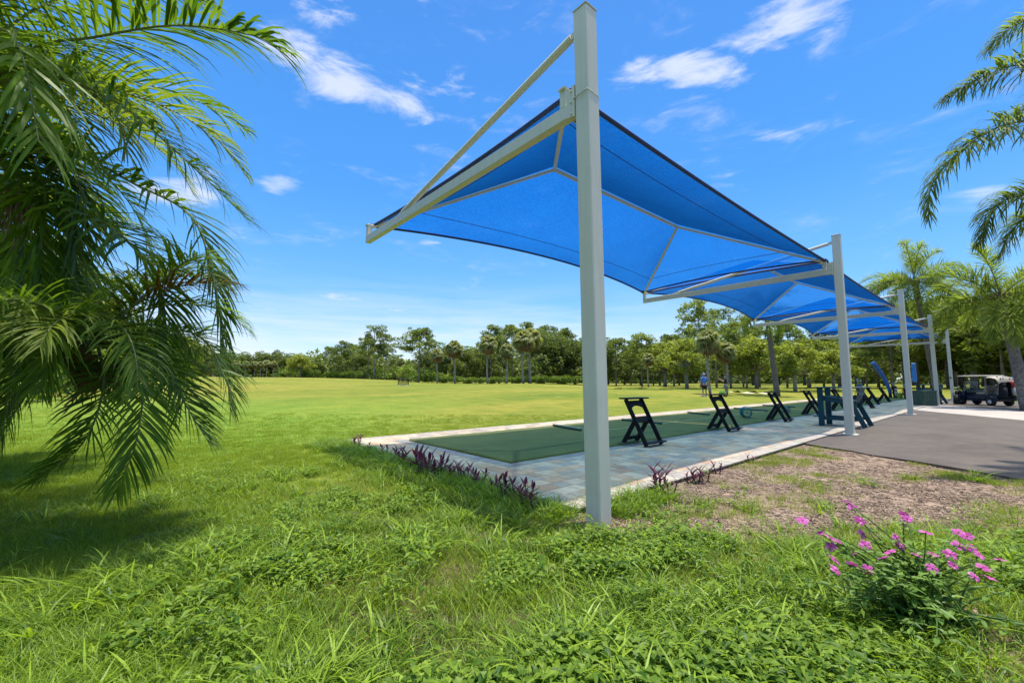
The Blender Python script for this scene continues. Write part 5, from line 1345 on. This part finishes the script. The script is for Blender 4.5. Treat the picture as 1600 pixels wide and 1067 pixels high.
# ------------------------------------------------------------------ flowering bush
fl = [(2.926, .83, .457), (2.99, .767, .39), (2.976, .712, .381), (2.974, .714, .335), (3.041, .689, .352), (2.805, .661, .324), (2.739, .645, .296), (3.063, .637, .289), (2.886, .606, .296), (3.23, .673, .535), (3.377, .689, .482), (3.226, .624, .446), (3.229, .62, .37), (3.102, .585, .349), (3.198, .496, .314), (3.025, .499, .324), (3.312, .481, .366), (3.332, .468, .322), (2.973, .559, .262), (3.518, .47, .462), (3.491, .45, .445), (3.346, .358, .42), (3.39, .342, .298), (3.278, .397, .306), (3.355, .271, .327), (3.127, .323, .3), (3.673, .253, .375), (3.59, .214, .382), (3.548, .249, .332), (3.621, .202, .31), (3.57, .177, .301), (3.673, .1, .268), (3.421, .155, .278), (3.47, .14, .217), (3.33, .187, .246), (3.442, .27, .248)]
bx, by = 3.31, .40; bz = float(gz(bx, by))
t = thing('flowering_bush', 'leggy green bush with bright pink five-petalled flowers at the lower right', 'bush', (bx, by, bz))
r = np.random.default_rng(77); sb, lb = MB(), MB()
def vleaf(p, d, ln):
    W = np.cross(d, (0, 0, 1.0)); W /= np.linalg.norm(W) + 1e-9; n_ = np.cross(W, d); st = []
    for k, pr_ in enumerate((.12, .8, 1, .7, .05)):
        q = p + d * ln * k / 4 - np.array((0, 0, .02)) * (k / 4) ** 2; st.append((q - W * ln * .22 * pr_ + n_ * .004, q, q + W * ln * .22 * pr_ + n_ * .004))
    Q = [[st[m_][e], st[m_][e + 1], st[m_ + 1][e + 1], st[m_ + 1][e]] for m_ in range(4) for e in (0, 1)]
    lb.quads(np.array(Q), np.full(8, np.clip(.5 + r.normal(0, .22), 0, 1)))
tips = [np.array(f) - (bx, by, bz) for f in fl] + [np.array((r.normal(.02, .30), r.normal(.06, .30), r.uniform(.06, .36))) for _ in range(52)]
for i, tp in enumerate(tips):
    base = np.array((r.normal(0, .09), r.normal(0, .09), 0)); mid = base + (tp - base) * .5 + np.array((r.normal(0, .03), r.normal(0, .03), .05)) - np.array((tp[0], tp[1], 0)) * .15
    C = catmull([base, mid, tp], 9); sb.tube(C, np.linspace(.006, .0022, 9), 5)
    for j in range(2, 9):
        a = j * 1.57 + r.normal(0, .4)
        for s2 in (0, math.pi):
            el = r.uniform(-.1, .5); d = np.array((math.cos(a + s2) * math.cos(el), math.sin(a + s2) * math.cos(el), math.sin(el))); vleaf(C[j] - (0, 0, .008), d, r.uniform(.035, .075) * (1 if j < 8 else .7))
sb.build('stems', M['vinca'], t, True); lb.build('leaves', M['vinca'], t, True)
for i, f in enumerate(fl):
    p = np.array(f) - (bx, by, bz); nrm = np.array((r.normal(-.35, .55), r.normal(-.35, .55), 1.0)); nrm /= np.linalg.norm(nrm)
    u = np.cross(nrm, (1, 0, .2)); u /= np.linalg.norm(u); v = np.cross(nrm, u); b = MB(); R_ = r.uniform(.023, .032)
    for k in range(5):
        a = k * 2 * np.pi / 5 + i; e = lambda q, rr, hz: p + (u * math.cos(q) + v * math.sin(q)) * rr + nrm * hz
        Q = [[p, e(a - .62, R_ * .62, .003), e(a - .42, R_ * 1.0, .0), e(a, R_ * .8, .004)], [p, e(a, R_ * .8, .004), e(a + .42, R_ * 1.0, .0), e(a + .62, R_ * .62, .003)], [e(a, R_ * .8, .004), e(a - .42, R_ * 1.0, .0), e(a, R_ * 1.14, -.002), e(a + .42, R_ * 1.0, .0)]]
        b.quads(np.array(Q), np.full(3, np.clip(.5 + r.normal(0, .25), 0, 1)))
    fo = b.build('flower', M['petal'], t)
    b = MB(); b.lathe([(.004, 0), (.0045, .002), (.001, .004)], 6, p + nrm * .004); b.build('flower_eye', M['eye'], fo)

# ------------------------------------------------------------------ sky, sun, clouds
SUN_AZ, SUN_EL = R(-20), R(81.5)
w = bpy.data.worlds.new('World'); sc.world = w; w.use_nodes = True
nt = w.node_tree; bg = nt.nodes['Background']
sky = node(nt, 'ShaderNodeTexSky', sky_type='NISHITA', sun_disc=False); sky.sun_elevation = SUN_EL; sky.sun_rotation = math.pi / 2 - SUN_AZ
sky.air_density = 1.0; sky.dust_density = .3; sky.ozone_density = 3.0; sky.altitude = 0
hs = node(nt, 'ShaderNodeHueSaturation'); hs.inputs['Saturation'].default_value = 1.25; hs.inputs['Value'].default_value = 1.0
nt.links.new(sky.outputs[0], hs.inputs['Color'])
tc = node(nt, 'ShaderNodeTexCoord').outputs['Generated']
sp = node(nt, 'ShaderNodeSeparateXYZ'); nt.links.new(tc, sp.inputs[0])
azn = mth(nt, 'MULTIPLY', mth(nt, 'ARCTAN2', sp.outputs[1], sp.outputs[0]), 180 / math.pi)
eln = mth(nt, 'MULTIPLY', mth(nt, 'ARCSINE', sp.outputs[2]), 180 / math.pi)
ae = node(nt, 'ShaderNodeCombineXYZ'); nt.links.new(azn, ae.inputs[0]); nt.links.new(eln, ae.inputs[1])
def cnoise(sx, sy, rot, scale, detail, rough, dist):
    m_ = node(nt, 'ShaderNodeMapping'); m_.inputs['Rotation'].default_value = (0, 0, R(rot)); m_.inputs['Scale'].default_value = (sx, sy, 1); nt.links.new(ae.outputs[0], m_.inputs['Vector'])
    return noise(nt, scale, detail, rough, m_.outputs[0], dist)
n1 = cnoise(.05, .16, 12, 1.6, 9, .62, .7); n2 = cnoise(.16, .5, 20, 1.5, 6, .6, .4)
CL = [(70.5, 34.6, 2, 10.5, 3.0, 1.0), (78, 35.6, 0, 6, 2.4, .85), (64, 34.3, 4, 6, 3, .85), (76, 41.5, -6, 7, 3.2, .62), (25, 35.0, 12, 10, 2.4, .85), (31, 35.8, 8, 6, 2.6, .75), (15, 36, 10, 9, 4.0, .66), (53, 34.0, 4, 6, 2.4, .55), (57.5, 37.5, 40, 3, 4, .5), (61, 41.5, -35, 2.0, 6, .4),
      (79.5, 22.4, -10, 5, 1.4, .6), (88, 19.5, -6, 6, 1.8, .7), (60.5, 18.4, 0, 2.6, 1.0, .5), (16.3, 26.8, 18, 4.5, 1.0, .42), (22, 23.5, 6, 4, 1.6, .3), (72, 10.5, 0, 4.5, 1.0, .6), (79, 8.6, 0, 3, .8, .6), (83, 10.5, 0, 5, .8, .5), (63, 9.5, 0, 7, 1.2, .45), (-1, 17, 4, 5, 1.4, .45), (12, 41, 0, 5, 1.5, .4), (86, 13, 0, 4, .9, .4), (100, 12, 0, 8, 2, .6), (120, 25, 0, 14, 5, .6), (-30, 30, 0, 14, 5, .6), (200, 35, 0, 20, 8, .8)]
tot = None
for (a_, e_, rt, sx, sy, st_) in CL:
    m_ = node(nt, 'ShaderNodeMapping', vector_type='TEXTURE'); m_.inputs['Location'].default_value = (a_, e_, 0); m_.inputs['Rotation'].default_value = (0, 0, R(rt)); m_.inputs['Scale'].default_value = (sx * 1.45, sy * 1.45, 1)
    nt.links.new(ae.outputs[0], m_.inputs['Vector'])
    ln = node(nt, 'ShaderNodeVectorMath', operation='LENGTH'); nt.links.new(m_.outputs[0], ln.inputs[0])
    g = mth(nt, 'MULTIPLY', sstep(nt, ln.outputs['Value'], 1.0, .05), st_)
    tot = g if tot is None else mth(nt, 'MAXIMUM', tot, g)
dens = mth(nt, 'ADD', tot, mth(nt, 'ADD', mth(nt, 'MULTIPLY', mth(nt, 'SUBTRACT', n1, .5), 2.6), mth(nt, 'MULTIPLY', mth(nt, 'SUBTRACT', n2, .5), .7)))
cl = mth(nt, 'MULTIPLY', sstep(nt, dens, .30, 1.05), sstep(nt, tot, .02, .30))
n3 = cnoise(.035, .42, 6, 1.7, 7, .6, .5)
low = mth(nt, 'MULTIPLY', mth(nt, 'MULTIPLY', sstep(nt, eln, 15.5, 2.0), sstep(nt, mth(nt, 'ADD', mth(nt, 'MULTIPLY', n3, .75), mth(nt, 'MULTIPLY', n1, .25)), .30, .64)), mth(nt, 'MULTIPLY', sstep(nt, azn, 5.0, 50.0), .66))
wisp = mth(nt, 'MULTIPLY', mth(nt, 'MULTIPLY', sstep(nt, n1, .50, .80), sstep(nt, n2, .36, .72)), .50)
low = mth(nt, 'MAXIMUM', low, wisp)
msk = mth(nt, 'MAXIMUM', mth(nt, 'MULTIPLY', cl, .72), low)
elr = ramp(nt, mth(nt, 'DIVIDE', eln, 62.0), [(0.0, (2.6, 3.15, 3.75)), (.07, (1.75, 2.75, 3.9)), (.18, (.62, 1.95, 3.95)), (.38, (.28, 1.42, 3.8)), (.70, (.27, 1.15, 3.4)), (.80, (.27, 1.15, 3.4)), (1.0, (12.5, 12.8, 13.0))])  # white last stop: bright overhead sky above the view, added as soft fill
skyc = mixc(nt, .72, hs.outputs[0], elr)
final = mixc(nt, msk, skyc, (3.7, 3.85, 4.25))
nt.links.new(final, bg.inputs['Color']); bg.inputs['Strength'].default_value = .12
sl = bpy.data.lights.new('sun', 'SUN'); so = bpy.data.objects.new('sun', sl); COL.objects.link(so)
sl.energy = 3.1; sl.angle = R(1.2); sl.color = (1.0, .955, .87)
dv = Vector((math.cos(SUN_AZ) * math.cos(SUN_EL), math.sin(SUN_AZ) * math.cos(SUN_EL), math.sin(SUN_EL)))
so.rotation_euler = dv.to_track_quat('Z', 'Y').to_euler(); so.location = (0, 0, 30)
vs = sc.view_settings
vs.view_transform = 'Standard'; vs.look = 'None'; vs.exposure = 1.12; vs.gamma = 1.0; vs.use_curve_mapping = False
sc.cycles.max_bounces = 8; sc.cycles.transparent_max_bounces = 12; sc.cycles.transmission_bounces = 6; sc.cycles.diffuse_bounces = 3
